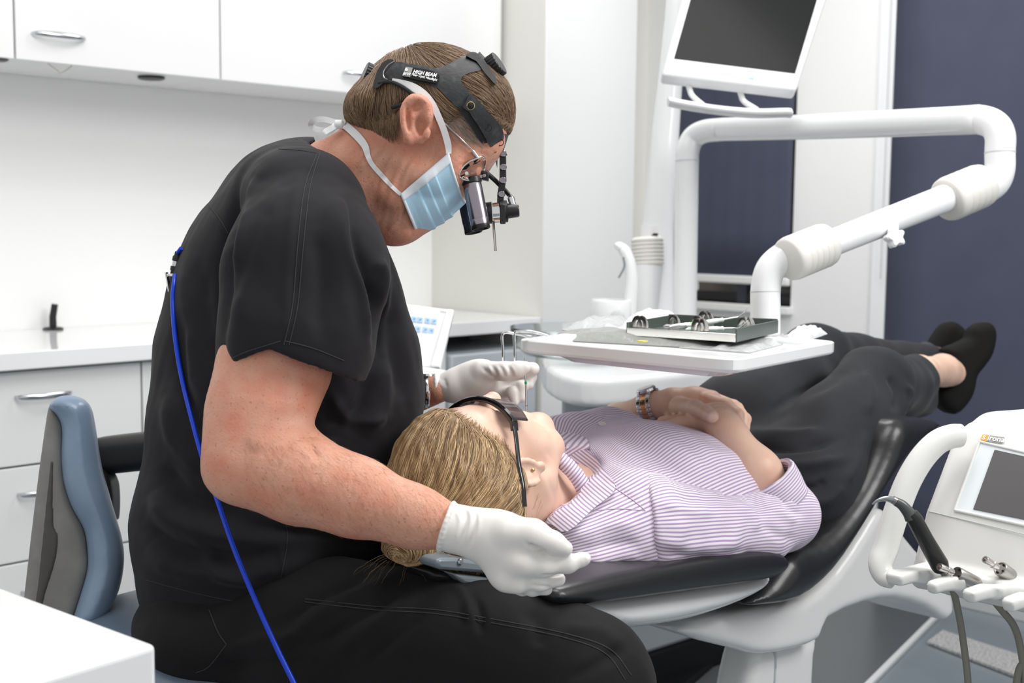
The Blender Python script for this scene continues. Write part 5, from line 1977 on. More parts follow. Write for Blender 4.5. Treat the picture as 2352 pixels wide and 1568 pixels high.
for k_ in range(24):
    t = 2 * math.pi * k_ / 24
    rr_ = wu * math.cos(t) + wb * math.sin(t)
    tg_ = -wu * math.sin(t) + wb * math.cos(t)
    c = wc + rr_ * .0285
    if abs(((t + math.pi) % (2 * math.pi)) - math.pi) < .42:
        continue
    MB().obox(v2w(c), (CM @ wax, CM @ tg_, CM @ rr_), (.0052, .0034, .0015)).build('link', M_rose, bw, bevel=.0006)
    for sgn in (-1, 1):
        MB().obox(v2w(c + wax * .0088 * sgn + tg_ * .0015), (CM @ wax, CM @ tg_, CM @ rr_), (.0036, .0033, .0017)).build('link', M_steel, bw, bevel=.0007)
cs_ = MB().lathe(v2w(wc + wu * .026), CM @ wu, [(0, .013), (.002, .0165), (.006, .0165), (.0075, .0145), (.0075, .0003)], 28).build('case', M_steel, bw)
MB().lathe(v2w(wc + wu * .0325), CM @ wu, [(0, .0138), (.0016, .0135), (.0018, .0003)], 28).build('dial', mat('watch dial', (.7, .68, .66), .1), bw)

# ================================================================== the treatment chair
M_vinyl = mat('black chair vinyl', (.015, .0155, .017), .32, bump=(420, .12, .0006), coat=.05)
M_gloss = mat('glossy white shell', (.72, .73, .735), .08)
M_chairwhite = mat('white chair casting', (.74, .74, .735), .25)
M_greyblue = mat('grey headrest plastic', (.20, .235, .265), .25)
XZY = np.stack([CM[0], CM[2], CM[1]])
chair = thing('dental_chair', 'black upholstered dental chair with white glossy shell under the lying woman', 'dental chair', (1.9, 1.15, 0))


def profile(px, ynear, yfar, r, h, name, material, parent, sm=3, k=.006, extra=None):
    """side outline seen in the photo at the near side of the chair, carried across its width"""
    pts = [PY(x, y, ynear) for x, y in px]
    c = w2v((0, (ynear + yfar) / 2, 0))
    S = Sculpt(h)
    S.poly([(p[0], p[2]) for p in pts], c, XZY, (yfar - ynear) / 2, r, k, sm=sm)
    if extra:
        extra(S)
    v, q = S.build(smooth=2)
    return skin_obj(name, v, q, material, parent)


bk = profile([(1284, 1374), (1300, 1353), (1400, 1328), (1550, 1300), (1700, 1277), (1790, 1270), (1818, 1280), (1823, 1298), (1808, 1322), (1760, 1338), (1600, 1361), (1450, 1382), (1335, 1396), (1294, 1392)], .93, 1.37, .017, .004, 'back_cushion', M_vinyl, chair)
profile([(1340, 1394), (1450, 1382), (1600, 1360), (1785, 1328), (1798, 1332), (1772, 1362), (1722, 1390), (1640, 1420), (1560, 1440), (1470, 1452), (1430, 1449), (1385, 1425)], .95, 1.35, .03, .004, 'back_shell', M_gloss, chair)
profile([(1745, 1390), (1762, 1398), (1850, 1383), (1925, 1321), (1990, 1226), (2050, 1126), (2110, 1041), (2168, 992), (2182, 978), (2165, 966), (2118, 962), (2082, 968), (2062, 1000), (2044, 1052), (2008, 1128), (1954, 1204), (1900, 1254), (1840, 1280), (1822, 1300), (1790, 1345)], .95, 1.37, .030, .004, 'seat_cushion', M_vinyl, chair)
profile([(1565, 1452), (1690, 1410), (1765, 1396), (1850, 1381), (1925, 1318), (1990, 1222), (2018, 1176), (2040, 1172), (2070, 1210), (2110, 1262), (2180, 1330), (2196, 1400), (2192, 1412), (2180, 1426), (2164, 1420), (2130, 1396), (2060, 1376), (1990, 1386), (1906, 1424), (1888, 1470), (1830, 1494), (1755, 1506), (1700, 1494)], 1.0, 1.32, .016, .004, 'seat_frame', M_chairwhite, chair, sm=2)
profile([(1742, 1492), (1890, 1462), (1880, 1500), (1876, 1568), (1866, 1700), (1852, 1900), (1690, 1900), (1712, 1640), (1724, 1568)], 1.03, 1.10, .022, .005, 'column', M_chairwhite, chair, sm=1)
profile([(1782, 1560), (1786, 1480), (1790, 1480), (1786, 1560), (1770, 1760), (1766, 1760)], 1.026, 1.05, .001, .003, 'column_groove', M_plgrey, chair, sm=1, k=.002)
mb = MB()
mb.box((1.72, 1.0, 0), (2.45, 1.34, .05)).build('foot', mat('dark grey foot', (.05, .053, .057), .4), chair, bevel=.02)
# head rest
S = Sculpt(.0035)
S.ell(w2v((1.02, 1.16, .735)), (.105, .135, .036), CM, .02)
v, q = S.build()
skin_obj('headrest_cushion', v, q, M_vinyl, chair)


def block(px, y0, y1, name, material, bev=.004, parent=chair):
    pts = [PY(x, y, y0) for x, y in px]
    return MB().prism(pts, (0, y1 - y0, 0)).build(name, material, parent, bevel=bev)


block([(1000, 1292), (1012, 1281), (1046, 1281), (1150, 1296), (1166, 1306), (1160, 1320), (1010, 1308)], 1.04, 1.09, 'headrest_rail', M_greyblue, .005)
block([(985, 1310), (1160, 1324), (1250, 1345), (1262, 1372), (1150, 1362), (1060, 1352), (1000, 1335)], 1.06, 1.12, 'headrest_frame', M_black, .006)
bx = block([(1042, 1317), (1134, 1328), (1132, 1347), (1112, 1350), (1066, 1341)], 1.045, 1.10, 'headrest_box', M_greyblue, .004)
block([(1150, 1330), (1240, 1345), (1246, 1366), (1156, 1355)], 1.05, 1.25, 'headrest_link', M_greyblue, .004)
for px, py in ((1056, 1289),):
    MB().lathe(PY(px, py, 1.04), (0, -1, 0), [(0, .004), (.002, .004), (.003, .003), (.003, .0003)], 14).build('screw', M_chrome, chair)

# ================================================================== the stool of the seated man
M_stoolblue = mat('slate blue vinyl', (.215, .30, .42), .3, bump=(350, .15, .0006), var=(16, (.25, .335, .45), .35, .7), coat=.1)
M_stoolgrey = mat('scuffed grey plastic', (.21, .205, .195), .45, var=(24, (.27, .265, .255), .45, .8), bump=(120, .25, .001))
st_ = thing('stool', 'blue padded dental stool with grey shell and black armrest under the seated man', 'stool', P(450, 1480, 1.7) * np.array([1, 1, 0]))
ds = 1.73


def vprof(px, d, hw, r, h, name, material, parent, sm=3, dz=0.0, tilt=None):
    cx, cy = np.mean(px, 0)
    S = Sculpt(h)
    M = np.eye(3)
    if tilt:
        w_ = V(*tilt, 1.0)
        w_ = w_ / np.linalg.norm(w_)
        u_ = np.array([1.0, 0, 0]) - w_ * w_[0]
        u_ /= np.linalg.norm(u_)
        M = np.stack([u_, np.cross(w_, u_), w_])
    S.poly([((x - cx) * d / FPX, (cy - y) * d / FPX) for x, y in px], V(cx, cy, d) + M[2] * dz, M, hw, r, .006, sm=sm)
    v, q = S.build(smooth=2)
    return skin_obj(name, v, q, material, parent)


vprof([(107, 938), (124, 917), (150, 911), (180, 917), (200, 938), (212, 985), (222, 1040), (232, 1085), (246, 1130), (262, 1180), (278, 1230), (286, 1280), (280, 1340), (262, 1390), (240, 1428), (205, 1440), (180, 1425), (192, 1370), (206, 1310), (206, 1270), (196, 1215), (168, 1165), (148, 1110), (140, 1050), (138, 985), (124, 955)], ds, .19, .040, .0038, 'back_cushion', M_stoolblue, st_, dz=.13, tilt=(190, 1170))
vprof([(100, 950), (106, 936), (124, 957), (136, 985), (140, 1050), (148, 1112), (166, 1165), (192, 1214), (203, 1272), (203, 1310), (188, 1372), (172, 1425), (150, 1470), (60, 1470), (70, 1370), (78, 1240), (88, 1090)], ds, .172, .012, .0036, 'back_shell', M_stoolgrey, st_, dz=.13, tilt=(190, 1170))
vprof([(109, 1018), (113, 1060), (120, 1200), (132, 1230), (128, 1290), (108, 1370), (100, 1440), (84, 1440), (92, 1340), (100, 1180)], ds - .045, .006, .003, .003, 'shell_groove', mat('dark groove', (.075, .07, .065), .6), st_, dz=0.0, tilt=(190, 1170))
vprof([(222, 1012), (230, 1004), (355, 990), (440, 985), (440, 1075), (355, 1076), (260, 1085), (242, 1080), (226, 1050)], 1.98, .045, .02, .0042, 'armrest', mat('black armrest', (.03, .029, .027), .5), st_)
vprof([(236, 1070), (262, 1100), (268, 1150), (264, 1200), (250, 1170), (238, 1120)], 1.95, .03, .012, .004, 'armrest_bracket', M_black, st_)
S = Sculpt(.005)
sc0 = w2v(P(470, 1490, 1.70))
S.ell(w2v(P(470, 1475, 1.72)), (.235, .225, .060), CM, .02)
v, q = S.build()
skin_obj('seat', v, q, mat('slate seat vinyl', (.13, .175, .235), .35, bump=(350, .15, .0006)), st_)
pc = P(470, 1475, 1.72)
MB().tube([(pc[0], pc[1], pc[2] - .04), (pc[0], pc[1], .09)], .025, 16).build('gas_column', M_chrome, st_)
for k_ in range(5):
    a = k_ * 2 * math.pi / 5 + .3
    e = np.array([math.cos(a), math.sin(a), 0])
    c = np.array([pc[0], pc[1], 0])
    MB().tube([c + np.array([0, 0, .085]), c + e * .16 + np.array([0, 0, .075]), c + e * .27 + np.array([0, 0, .06])], [.022, .018, .014], 10).build('leg', M_stoolgrey, st_)
    n_ = np.array([-e[1], e[0], 0])
    MB().lathe(c + e * .27 + np.array([0, 0, .027]) - n_ * .012, n_, [(0, .015), (.003, .027), (.021, .027), (.024, .015)], 16).build('caster', M_blackrub, st_)
MB().obox((pc + P(150, 1440, 1.86)) / 2 - np.array([0, 0, .03]), (P(150, 1440, 1.86) - pc, np.array([0, 0, 1.0]), np.cross(P(150, 1440, 1.86) - pc, [0, 0, 1.0])), (np.linalg.norm(P(150, 1440, 1.86) - pc) / 2, .012, .03)).build('back_bar', M_stoolgrey, st_, bevel=.004)

# ================================================================== tray arm: pole, tubes, joints and tray
M_unitwhite = mat('unit white enamel', (.84, .85, .855), .16)
M_ivory = mat('ivory rubber sleeve', (.74, .725, .68), .45)
ta = thing('tray_arm', 'white jointed tube arm carrying an instrument tray above the dark trousers', 'tray arm', P(1575, 740, 3.0))
zt_ = 1.03
c1, c2, c3 = PZ(1180, 779, zt_), PZ(1690, 826, zt_), PZ(1929, 783, zt_)
c4 = c1 + c3 - c2
cc_ = (c1 + c3) / 2


def inset(q, s):
    return [cc_ + (p - cc_) * (1 - s / np.linalg.norm((p - cc_)[:2])) for p in q]


quad = [c1, c2, c3, c4]
zv = np.array([0, 0, 1.0])


def round_quad(q, r, n=5):
    out = []
    for i in range(4):
        a, b, c = q[i - 1], q[i], q[(i + 1) % 4]
        u, w = (a - b) / np.linalg.norm(a - b), (c - b) / np.linalg.norm(c - b)
        p0, p1 = b + u * r, b + w * r
        for t in np.linspace(0, 1, n):
            out.append((1 - t) ** 2 * p0 + 2 * t * (1 - t) * b + t * t * p1)
    return out


oq, iq, iq2 = round_quad(quad, .03), round_quad(inset(quad, .03), .025), round_quad(inset(quad, .036), .022)
lo1, lo2 = round_quad(inset(quad, .005), .03), round_quad(inset(quad, .05), .03)
m = MB()
rings = [[p - zv * .010 for p in iq2], [p - zv * .004 for p in iq2], [p for p in iq], [p for p in oq], [p - zv * .016 for p in oq], [p - zv * .019 for p in lo1], [p - zv * .021 for p in lo2], [p - zv * .032 for p in round_quad(inset(quad, .075), .03)]]
m.loft(rings)
tray = m.build('tray', M_unitwhite, ta, bevel=.002, sharp=30)


def pipe(pts, r, name, n=28, parent=ta, material=M_unitwhite):
    return MB().tube([P(*p) for p in pts], r, n).build(name, material, parent, sharp=60)


dl, dr, dp = dZ(1758, 774, zt_ - .012), 2.2, 2.95
pipe([(1571, 830, dp), (1573, 740, dp), (1578, 372, dp)], .0275, 'pole')
up = smooth_path([(1578, 376, dp), (1580, 345, dp), (1592, 317, dp), (1618, 302, dp - .02), (1660, 297, dp - .05)], 6).tolist()
up += smooth_path([(1900, 290, 2.64), (2200, 277, 2.28), (2250, 275, 2.235), (2283, 287, 2.21), (2297, 312, dr), (2297, 350, dr)], 6).tolist()
pipe(up, [.0277 - (.0277 - .0262) * i / (len(up) - 1) for i in range(len(up))], 'upper_tube')
lo_ = smooth_path([(2297, 352, dr), (2296, 390, dr), (2284, 420, dr), (2255, 440, dr)], 6).tolist() + [(2210, 452, dr - .01)]
pipe(lo_, .0262, 'elbow')
pipe([(2240, 428, dr), (1860, 578, dl)], [.0250, .0222], 'parallel_tube')
e2_ = [(1870, 570, dl)] + smooth_path([(1835, 578, dl), (1800, 590, dl), (1770, 618, dl), (1759, 660, dl), (1758, 710, dl)], 6).tolist() + [(1758, 774, dl)]
pipe(e2_, .0296 * dl / 2.45, 'lower_tube')


def sleeve_(a, b, d, r, name, ribs):
    A_, B_ = [P(*p, dr + (dl - dr) * (2240 - p[0]) / 380.0) for p in (a, b)]
    r = r * d / 2.45
    L_ = np.linalg.norm(B_ - A_)
    prof = [(0, r * .86), (.004, r * .97)]
    for i in range(ribs):
        t0 = .008 + (L_ - .016) * i / ribs
        w_ = (L_ - .016) / ribs
        prof += [(t0 + w_ * .1, r * .995), (t0 + w_ * .3, r * 1.01), (t0 + w_ * .7, r * 1.01), (t0 + w_ * .9, r * .995), (t0 + w_ * .98, r * .975)]
    prof += [(L_ - .004, r * .97), (L_, r * .86)]
    return MB().lathe(A_, B_ - A_, prof, 32).build(name, M_ivory, ta, sharp=60)


sleeve_((1808, 597), (1900, 560), dl, .044, 'ribbed_sleeve', 6)
sleeve_((2172, 460), (2258, 424), dr, .044, 'ribbed_sleeve', 5)
for a, b, dd_, r_ in (((1578, 369), (1578, 372), dp, .0281), ((2297, 349), (2297, 352), dr, .0266), ((1758, 669), (1758, 671), dl, .0300 * dl / 2.45)):
    MB().tube([P(*a, dd_), P(*b, dd_)], r_, 28).build('joint_line', M_plgrey, ta)
# star knob under the parallel tube
kc = P(2055, 546, 2.07)
rings = []
ka = CM @ np.array([.2, .1, -1.0])
ka /= np.linalg.norm(ka)
kw = np.cross(ka, zv)
kw /= np.linalg.norm(kw)
ku = np.cross(ka, kw)
for h_, s_ in ((-.009, .8), (-.007, 1), (.006, 1), (.009, .8), (.0095, .01)):
    rings.append([kc + ka * h_ + (.0150 + .0028 * math.cos(5 * t)) * s_ * (kw * math.cos(t) + ku * math.sin(t)) for t in np.linspace(0, 2 * math.pi, 41)[:-1]])
MB().loft(rings).build('star_knob', M_unitwhite, ta)
MB().tube([P(2055, 505, 2.09), P(2055, 546, 2.08)], .007, 12).build('knob_stem', M_unitwhite, ta)

# ---------------------------------------------------------------- on the tray
zb_ = zt_ - .010
M_foil = mat('clear pouch film', (.42, .43, .41), .12, trans=.3, bump=(60, .8, .004, 4), ior=1.2)
M_foilw = mat('white pouch paper', (.84, .85, .87), .5, bump=(50, .6, .003, 4))
M_cass = mat('dark green cassette', (.085, .105, .095), .35)
M_clip = mat('polished clip', (.70, .69, .66), .15, 1.0)


def zq(x, y, h=0.0):
    return PZ(x, y, zb_ + h)


def crumple(name, corners, h, amp, material, label, cat, seed, n=16, m=10):
    a, b, c, d = [zq(*p) for p in corners]
    r = np.random.default_rng(seed)
    ph = r.uniform(0, 6, 12)
    top, bot = [], []
    for i in range(n + 1):
        u = i / n
        rt, rb = [], []
        for j in range(m + 1):
            w_ = j / m
            p = (a * (1 - u) + b * u) * (1 - w_) + (d * (1 - u) + c * u) * w_
            e = (math.sin(math.pi * u) * math.sin(math.pi * w_)) ** .35 if 0 < u < 1 and 0 < w_ < 1 else 0
            zz = h * e + amp * (math.sin(u * 17 + ph[0] + w_ * 5) + math.sin(w_ * 14 + ph[1] - u * 7) + math.sin(u * 31 + w_ * 9 + ph[2])) * .4 * (.4 + .6 * e)
            rt.append(p + zv * (max(zz, .0006) + .0012))
            rb.append(p + zv * .0006)
        top.append(rt)
        bot.append(rb[::-1])
    mb_ = MB()
    ringsl = [t + b_ for t, b_ in zip(top, bot)]
    mb_.loft(ringsl)
    return tag(mb_.build(name, material, sharp=50), label, cat)


crumple('sterile_pouch', [(1262, 782), (1640, 803), (1700, 786), (1290, 766)], .017, .003, M_foil, 'long grey sterile pouch with yellow tape along the tray front edge', 'pouch', 3, 30, 6)
tp_ = MB().obox(zq(1475, 783, .0195), (c2 - c1, c3 - c2, zv), (.006, .006, .0006)).build('yellow_tape', mat('yellow tape', (.80, .62, .04), .4))
tag(tp_, 'small yellow tape square on the grey sterile pouch', 'tape')
crumple('clear_wrap', [(1560, 800), (1720, 812), (1860, 776), (1760, 768)], .007, .004, mat('clear wrap', (.80, .81, .82), .08, trans=.5, bump=(70, .8, .004, 4), ior=1.2), 'crumpled clear wrap at the tray right side', 'wrap', 5)
crumple('clear_wrap', [(1290, 760), (1420, 768), (1500, 748), (1360, 742)], .018, .005, mat('clear wrap back', (.80, .81, .82), .08, trans=.55, bump=(70, .8, .004, 4), ior=1.2), 'crumpled clear wrap at the tray left rear', 'wrap', 8)
crumple('paper_sheet', [(1420, 764), (1540, 768), (1580, 746), (1462, 738)], .030, .003, M_foilw, 'white folded paper heaped behind the green cassette', 'paper', 9)
crumple('pouch_corner', [(1800, 780), (1850, 786), (1900, 768), (1850, 762)], .016, .004, M_foilw, 'white pouch corner curled up at the tray right rear', 'pouch', 12)
# cassette
cs = thing('instrument_cassette', 'open dark green instrument cassette with metal clips on the white tray', 'cassette', zq(1620, 775))
ka_, kb_, kc_, kd_ = zq(1440, 770, .012), zq(1690, 786, .012), zq(1785, 764, .012), zq(1535, 752, .012)
MB().prism([ka_, kb_, kc_, kd_], (0, 0, .004)).build('floor_plate', M_cass, cs)
for p, q_, nm, hh in ((kd_, kc_, 'rear_wall', .022), (ka_, kd_, 'side_wall', .020), (kb_, kc_, 'side_wall', .020), (ka_, kb_, 'front_wall', .012)):
    e = q_ - p
    nn = np.cross(e, zv)
    nn /= np.linalg.norm(nn)
    MB().obox((p + q_) / 2 + zv * hh / 2, (e, nn, zv), (np.linalg.norm(e) / 2, .0016, hh / 2)).build(nm, M_clip if nm == 'front_wall' else M_cass, cs, bevel=.0008)
for t, w_ in ((.08, .05), (.12, .05), (.35, .95), (.39, .95), (.62, .1), (.66, .1), (.88, .5), (.92, .5), (.30, .35), (.5, .4)):
    p = (ka_ * (1 - t) + kb_ * t) * (1 - w_) + (kd_ * (1 - t) + kc_ * t) * w_
    e = (kb_ - ka_) / np.linalg.norm(kb_ - ka_)
    f = (kd_ - ka_) / np.linalg.norm(kd_ - ka_)
    pts = [p + e * .006 * math.cos(a) + zv * (.014 + .012 * math.sin(a)) for a in np.linspace(0, math.pi, 9)]
    pts = [pts[0] - zv * .012] + pts + [pts[-1] - zv * .012]
    MB().tube(pts, .0018, 6, flat=3.0, ref=f).build('clip', M_clip, cs)


def inc(t, w_, h):
    return (ka_ * (1 - t) + kb_ * t) * (1 - w_) + (kd_ * (1 - t) + kc_ * t) * w_ + zv * h


for i, (a, b, mm, lab) in enumerate((((.45, .25, .016), (.86, .62, .030), M_white, 'white handled scaler with green ring pointing up over the cassette'),
                                     ((.50, .12, .012), (.97, .35, .016), M_white, 'white handled probe lying across the cassette'),
                                     ((.22, .30, .012), (.62, .45, .014), M_steel, 'bright steel mirror handle lying in the cassette'),
                                     ((.34, .14, .014), (.56, .40, .020), M_steel, 'short steel syringe barrel at the cassette front'))):
    A_, B_ = inc(*a), inc(*b)
    t = thing('dental_tool', lab, 'dental tool', A_)
    e = (B_ - A_)
    L_ = np.linalg.norm(e)
    MB().lathe(A_, e, [(0, .001), (.004, .0035), (L_ * .5, .0038), (L_ * .55, .003), (L_ * .6, .0036), (L_ * .62, .0015)], 12).build('handle', mm, t)
    MB().tube([A_ + e * .6, A_ + e * .85, A_ + e * .95 + zv * .006, A_ + e + zv * .012], [.0014, .0012, .0008, .0005], 8).build('working_tip', M_steel, t)
    if i in (0, 1):
        MB().lathe(A_ + e * .08, e, [(0, .004), (.004, .004)], 12).build('ring', mat('green ring', (.10, .55, .08), .4), t)
# wire loops hanging over the tray edge
wl = thing('wire_holder', 'thin bent steel wire holder hanging over the tray left end', 'wire', P(1185, 785, 3.0))
dw = dZ(1182, 780, zt_)
for pts in ([(1156, 835), (1155, 800), (1156, 766), (1190, 768), (1222, 774), (1250, 770)], [(1183, 832), (1182, 800), (1182, 766), (1190, 761), (1215, 761), (1240, 766), (1258, 772)]):
    MB().tube([P(x, y, dw - .01) for x, y in smooth_path(pts, 6)], .0020, 8).build('wire', M_steel, wl)

# ================================================================== tapered lamp column, cuspidor unit
un = thing('treatment_unit', 'white rounded spittoon unit with grey stem behind the lying woman', 'dental unit', PZ(1450, 1100, 0))
du = 3.05


def upt(x, y, d): return P(x, y, d)


# top basin body: a rounded slab seen from the side
S = Sculpt(.006)
tl = [PZ(x, y, .86) for x, y in ((1243, 824), (1262, 810), (1330, 798), (1430, 793), (1560, 792), (1700, 792), (1760, 800), (1780, 840), (1640, 852), (1530, 866), (1400, 876), (1310, 872), (1255, 850))]
XYZ = CM
zc = .835
S.poly([(p[0], p[1]) for p in tl], w2v((0, 0, zc)), XYZ, .033, .014, .006, sm=3)
v, q = S.build(smooth=2)
skin_obj('basin_body', v, q, M_unitwhite, un)
pg = PZ(1527, 862, .83)
MB().box((pg[0] - .003, pg[1] - .02, .80), (pg[0] + .003, pg[1] + .004, .866)).build('joint_line', M_plgrey, un)
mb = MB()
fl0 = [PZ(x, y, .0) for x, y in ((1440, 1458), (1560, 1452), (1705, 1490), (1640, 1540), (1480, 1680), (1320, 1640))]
mb.prism(fl0, (0, 0, .028)).build('black_plate', mat('flat black finish', (.010, .0105, .0115), .5, spec=.2), un, bevel=.008)  # thin flat black plate lying on the floor
# grey stem
s0 = PZ(1462, 880, .80)
stem = [PZ(x, y, .80) for x, y in ((1290, 890), (1360, 895), (1460, 888), (1600, 872), (1700, 860), (1700, 830), (1500, 830), (1320, 850))]
MB().prism([np.array([p[0], p[1], 0]) + (p - stem[6]) * np.array([.012, .012, 0]) for p in stem], (0, 0, .105)).build('plinth', bpy.data.materials['flat black finish'], un, bevel=.006)
MB().prism([np.array([p[0], p[1], .106]) for p in stem], (0, 0, .694)).build('stem', mat('unit grey panel', (.36, .39, .42), .22), un, bevel=.012)
ps = PZ(1365, 893, .80)
MB().tube([(ps[0], ps[1] - .004, .79), (ps[0], ps[1] - .004, .02)], .003, 8).build('stem_joint', M_grey, un)
# bowl
bc = PZ(1310, 800, .87)
g_ = MB()
rr = []
cx, cy = (PZ(1168, 775, .93) + PZ(1455, 765, .93)) [:2] / 2
R_ = np.linalg.norm(PZ(1168, 772, .93) - PZ(1455, 772, .93)) / 2
prof = [(.0, .02), (.004, R_ * .45), (.012, R_ * .75), (.035, R_ * .93), (.075, R_ * 1.0), (.078, R_ * 1.0), (.075, R_ * .985), (.036, R_ * .915), (.014, R_ * .735), (.006, R_ * .44), (.004, .001)]
gb = MB().lathe((cx, cy, .872), zv, prof, 48).build('glass_bowl', mat('clear glass bowl', (.90, .93, .93), .03, trans=1.0, ior=1.3), un)
# cup filler
cpx = P(1404, 705, 2.95)
cf = MB().lathe(P(1404, 732, 2.95) - zv * .02, zv, [(0, .046), (.01, .049), (.062, .049), (.066, .046), (.066, .040), (.02, .038), (.018, .001)], 36).build('cup_holder', M_unitwhite, un)
bz = smooth_path([(1442, 760, 2.95), (1448, 700, 2.95), (1451, 650, 2.95), (1447, 610, 2.95), (1437, 580, 2.95), (1424, 566, 2.95), (1416, 568, 2.94)], 6)
MB().tube([P(*p) for p in bz], np.concatenate([np.linspace(.020, .016, len(bz) - 12), np.linspace(.016, .008, 12)]), 16, flat=.8).build('cup_spout', M_unitwhite, un)
MB().tube([P(*p) for p in smooth_path([(1432, 590, 2.93), (1434, 612, 2.93), (1421, 638, 2.93)], 5)], .0025, 8).build('spout_wire', M_grey, un)
MB().lathe(P(1418, 728, 2.91), -FWD, [(0, .017), (.012, .017), (.014, .014), (.014, .0004)], 24).build('cup_button', M_plgrey, un)

lc = thing('lamp_column', 'tall white tapered column with ribbed sleeve behind the cup spout', 'column', P(1500, 760, 3.1))
MB().tube([P(1508, 800, 3.1), P(1508, 720, 3.1), P(1509, 520, 3.1)], [.044, .0445, .041], 36).build('lower_post', M_unitwhite, lc)
MB().tube([P(1509, 545, 3.1), P(1529, 300, 3.1), P(1540, 180, 3.1), P(1552, 40, 3.1), P(1575, -300, 3.1)], [.0405, .034, .030, .027, .025], 36).build('tapered_post', M_unitwhite, lc)
MB().tube([P(1482, 720, 3.05), P(1488, 610, 3.05)], [.030, .038], 32).build('side_tube', M_unitwhite, lc)
A_, B_ = P(1489, 612, 3.05), P(1486, 545, 3.05)
L_ = np.linalg.norm(B_ - A_)
prof = [(0, .034)]
for i in range(7):
    t0 = .003 + (L_ - .006) * i / 7
    w_ = (L_ - .006) / 7
    prof += [(t0 + w_ * .1, .0385), (t0 + w_ * .5, .0405), (t0 + w_ * .9, .0385), (t0 + w_ * .98, .0370)]
prof += [(L_, .034), (L_, .001)]
MB().lathe(A_, B_ - A_, prof, 36).build('ribbed_sleeve', M_ivory, lc, sharp=60)
MB().obox(P(1504, 539, 3.04), (RGT, UPV, FWD), (.006, .002, .02)).build('slot', M_black, lc)

# ================================================================== monitor
mo = thing('monitor', 'white framed flat monitor with dark screen above the tray arm', 'monitor', P(1690, 200, 2.9))


def plane3(a, b, c):
    n_ = np.cross(b - a, c - a)
    n_ /= np.linalg.norm(n_)
    return a, n_


dL = 2.62
bl, br = P(1519, 172, dL), P(1829, 208, dL - .02)
ux = (br - bl) / np.linalg.norm(br - bl)
# the screen leans: its side edge meets the photo top at (1567, 0)
tl0 = P(1567, 0, dL + .045)
uy = tl0 - bl
uy = uy - ux * (uy @ ux) * .0
uy /= np.linalg.norm(uy)
un_ = np.cross(ux, uy)
un_ /= np.linalg.norm(un_)


def onm(x, y):
    r = ray(x, y)
    return EYE + r * (((bl - EYE) @ un_) / (r @ un_))


if un_ @ FWD < 0:
    un_ = -un_
b4 = [onm(1519, 172), onm(1829, 208), onm(1920, -70), onm(1590, -90)]
s4 = [onm(1548, 135), onm(1826, 169), onm(1912, -120), onm(1628, -150)]
tops = [b4[0] + (b4[3] - b4[0]) * 2.2, b4[1] + (b4[2] - b4[1]) * 2.2]
corner = [b4[0], b4[1], tops[1], tops[0]]
fr_ = MB()
fr_.prism(corner, un_ * .045).build('casing', M_unitwhite, mo, bevel=.008, seg=3)
sT = s4[3] + (s4[3] - s4[0]) * .55
sR = s4[2] + (s4[2] - s4[1]) * .55
M_scr = mat('dark monitor glass', (.020, .0215, .021), .16, spec=.10)
MB().prism([p - un_ * .0012 for p in (s4[0], s4[1], sR, sT)], un_ * .003).build('screen', M_scr, mo, smooth=False)
for i, (x, y) in enumerate(((1648, 170), (1668, 173), (1688, 175.5), (1707, 177.5), (1726, 179.5))):
    MB().obox(onm(x, y) - un_ * .0006, (ux, uy, un_), (.0055, .003, .001)).build('button', mat('pale button', (.70, .71, .72) if i < 4 else (.45, .62, .86), .5), mo, bevel=.0006)
for x in (1576, 1694):
    pts = smooth_path([(x, 165 + (x - 1519) * .116, dL + .03), (x + 8, 205 + (x - 1576) * .1, dL + .03), (x + 16, 222 + (x - 1576) * .1, dL + .02), (x + 44, 246 + (x - 1576) * .05, dL - .01)], 6)
    MB().tube([P(*p) for p in pts], .0062, 12).build('bracket', M_unitwhite, mo)
mb = MB()
hp = smooth_path([(1533, 230, dL), (1545, 236, dL - .005), (1640, 252, dL - .01), (1730, 260, dL - .015), (1805, 259, dL - .02), (1818, 262, dL - .02)], 6)
rings = []
for i, p in enumerate(hp):
    c = P(*p)
    s_ = 1.0 if 2 < i < len(hp) - 3 else .72
    rings.append([c + UPV * .0098 * s_ * math.cos(t) + FWD * .02 * s_ * math.sin(t) for t in np.linspace(0, 2 * math.pi, 17)[:-1]])
mb.loft(rings).build('handle_bar', M_unitwhite, mo)

# ================================================================== assistant key panel
kp = thing('control_panel', 'tilted white key panel with blue buttons beside the black scrubs', 'control panel', P(960, 850, 2.55))
dk = 2.5
ka4 = [P(880, 690, dk + .03), P(1040, 711, dk + .03), P(1008, 842, dk - .02), P(850, 842, dk - .02)]
kn = np.cross(ka4[1] - ka4[0], ka4[3] - ka4[0])
kn /= np.linalg.norm(kn)
if kn @ FWD < 0:
    kn = -kn
kx = (ka4[1] - ka4[0]) / np.linalg.norm(ka4[1] - ka4[0])
ky = ka4[0] - ka4[3]
ky = ky - kx * (ky @ kx)
ky /= np.linalg.norm(ky)
MB().prism(ka4, kn * .02).build('panel', mat('warm panel white', (.76, .765, .755), .35), kp, bevel=.003)
e4 = [ka4[1] - kx * .012, ka4[1] + kx * .003, ka4[2] + kx * .004, ka4[2] - kx * .018]
MB().prism([p - kn * .003 for p in e4], kn * .026).build('edge_strip', M_unitwhite, kp, bevel=.003)


def onk(x, y):
    r = ray(x, y)
    return EYE + r * (((ka4[0] - EYE) @ kn) / (r @ kn))


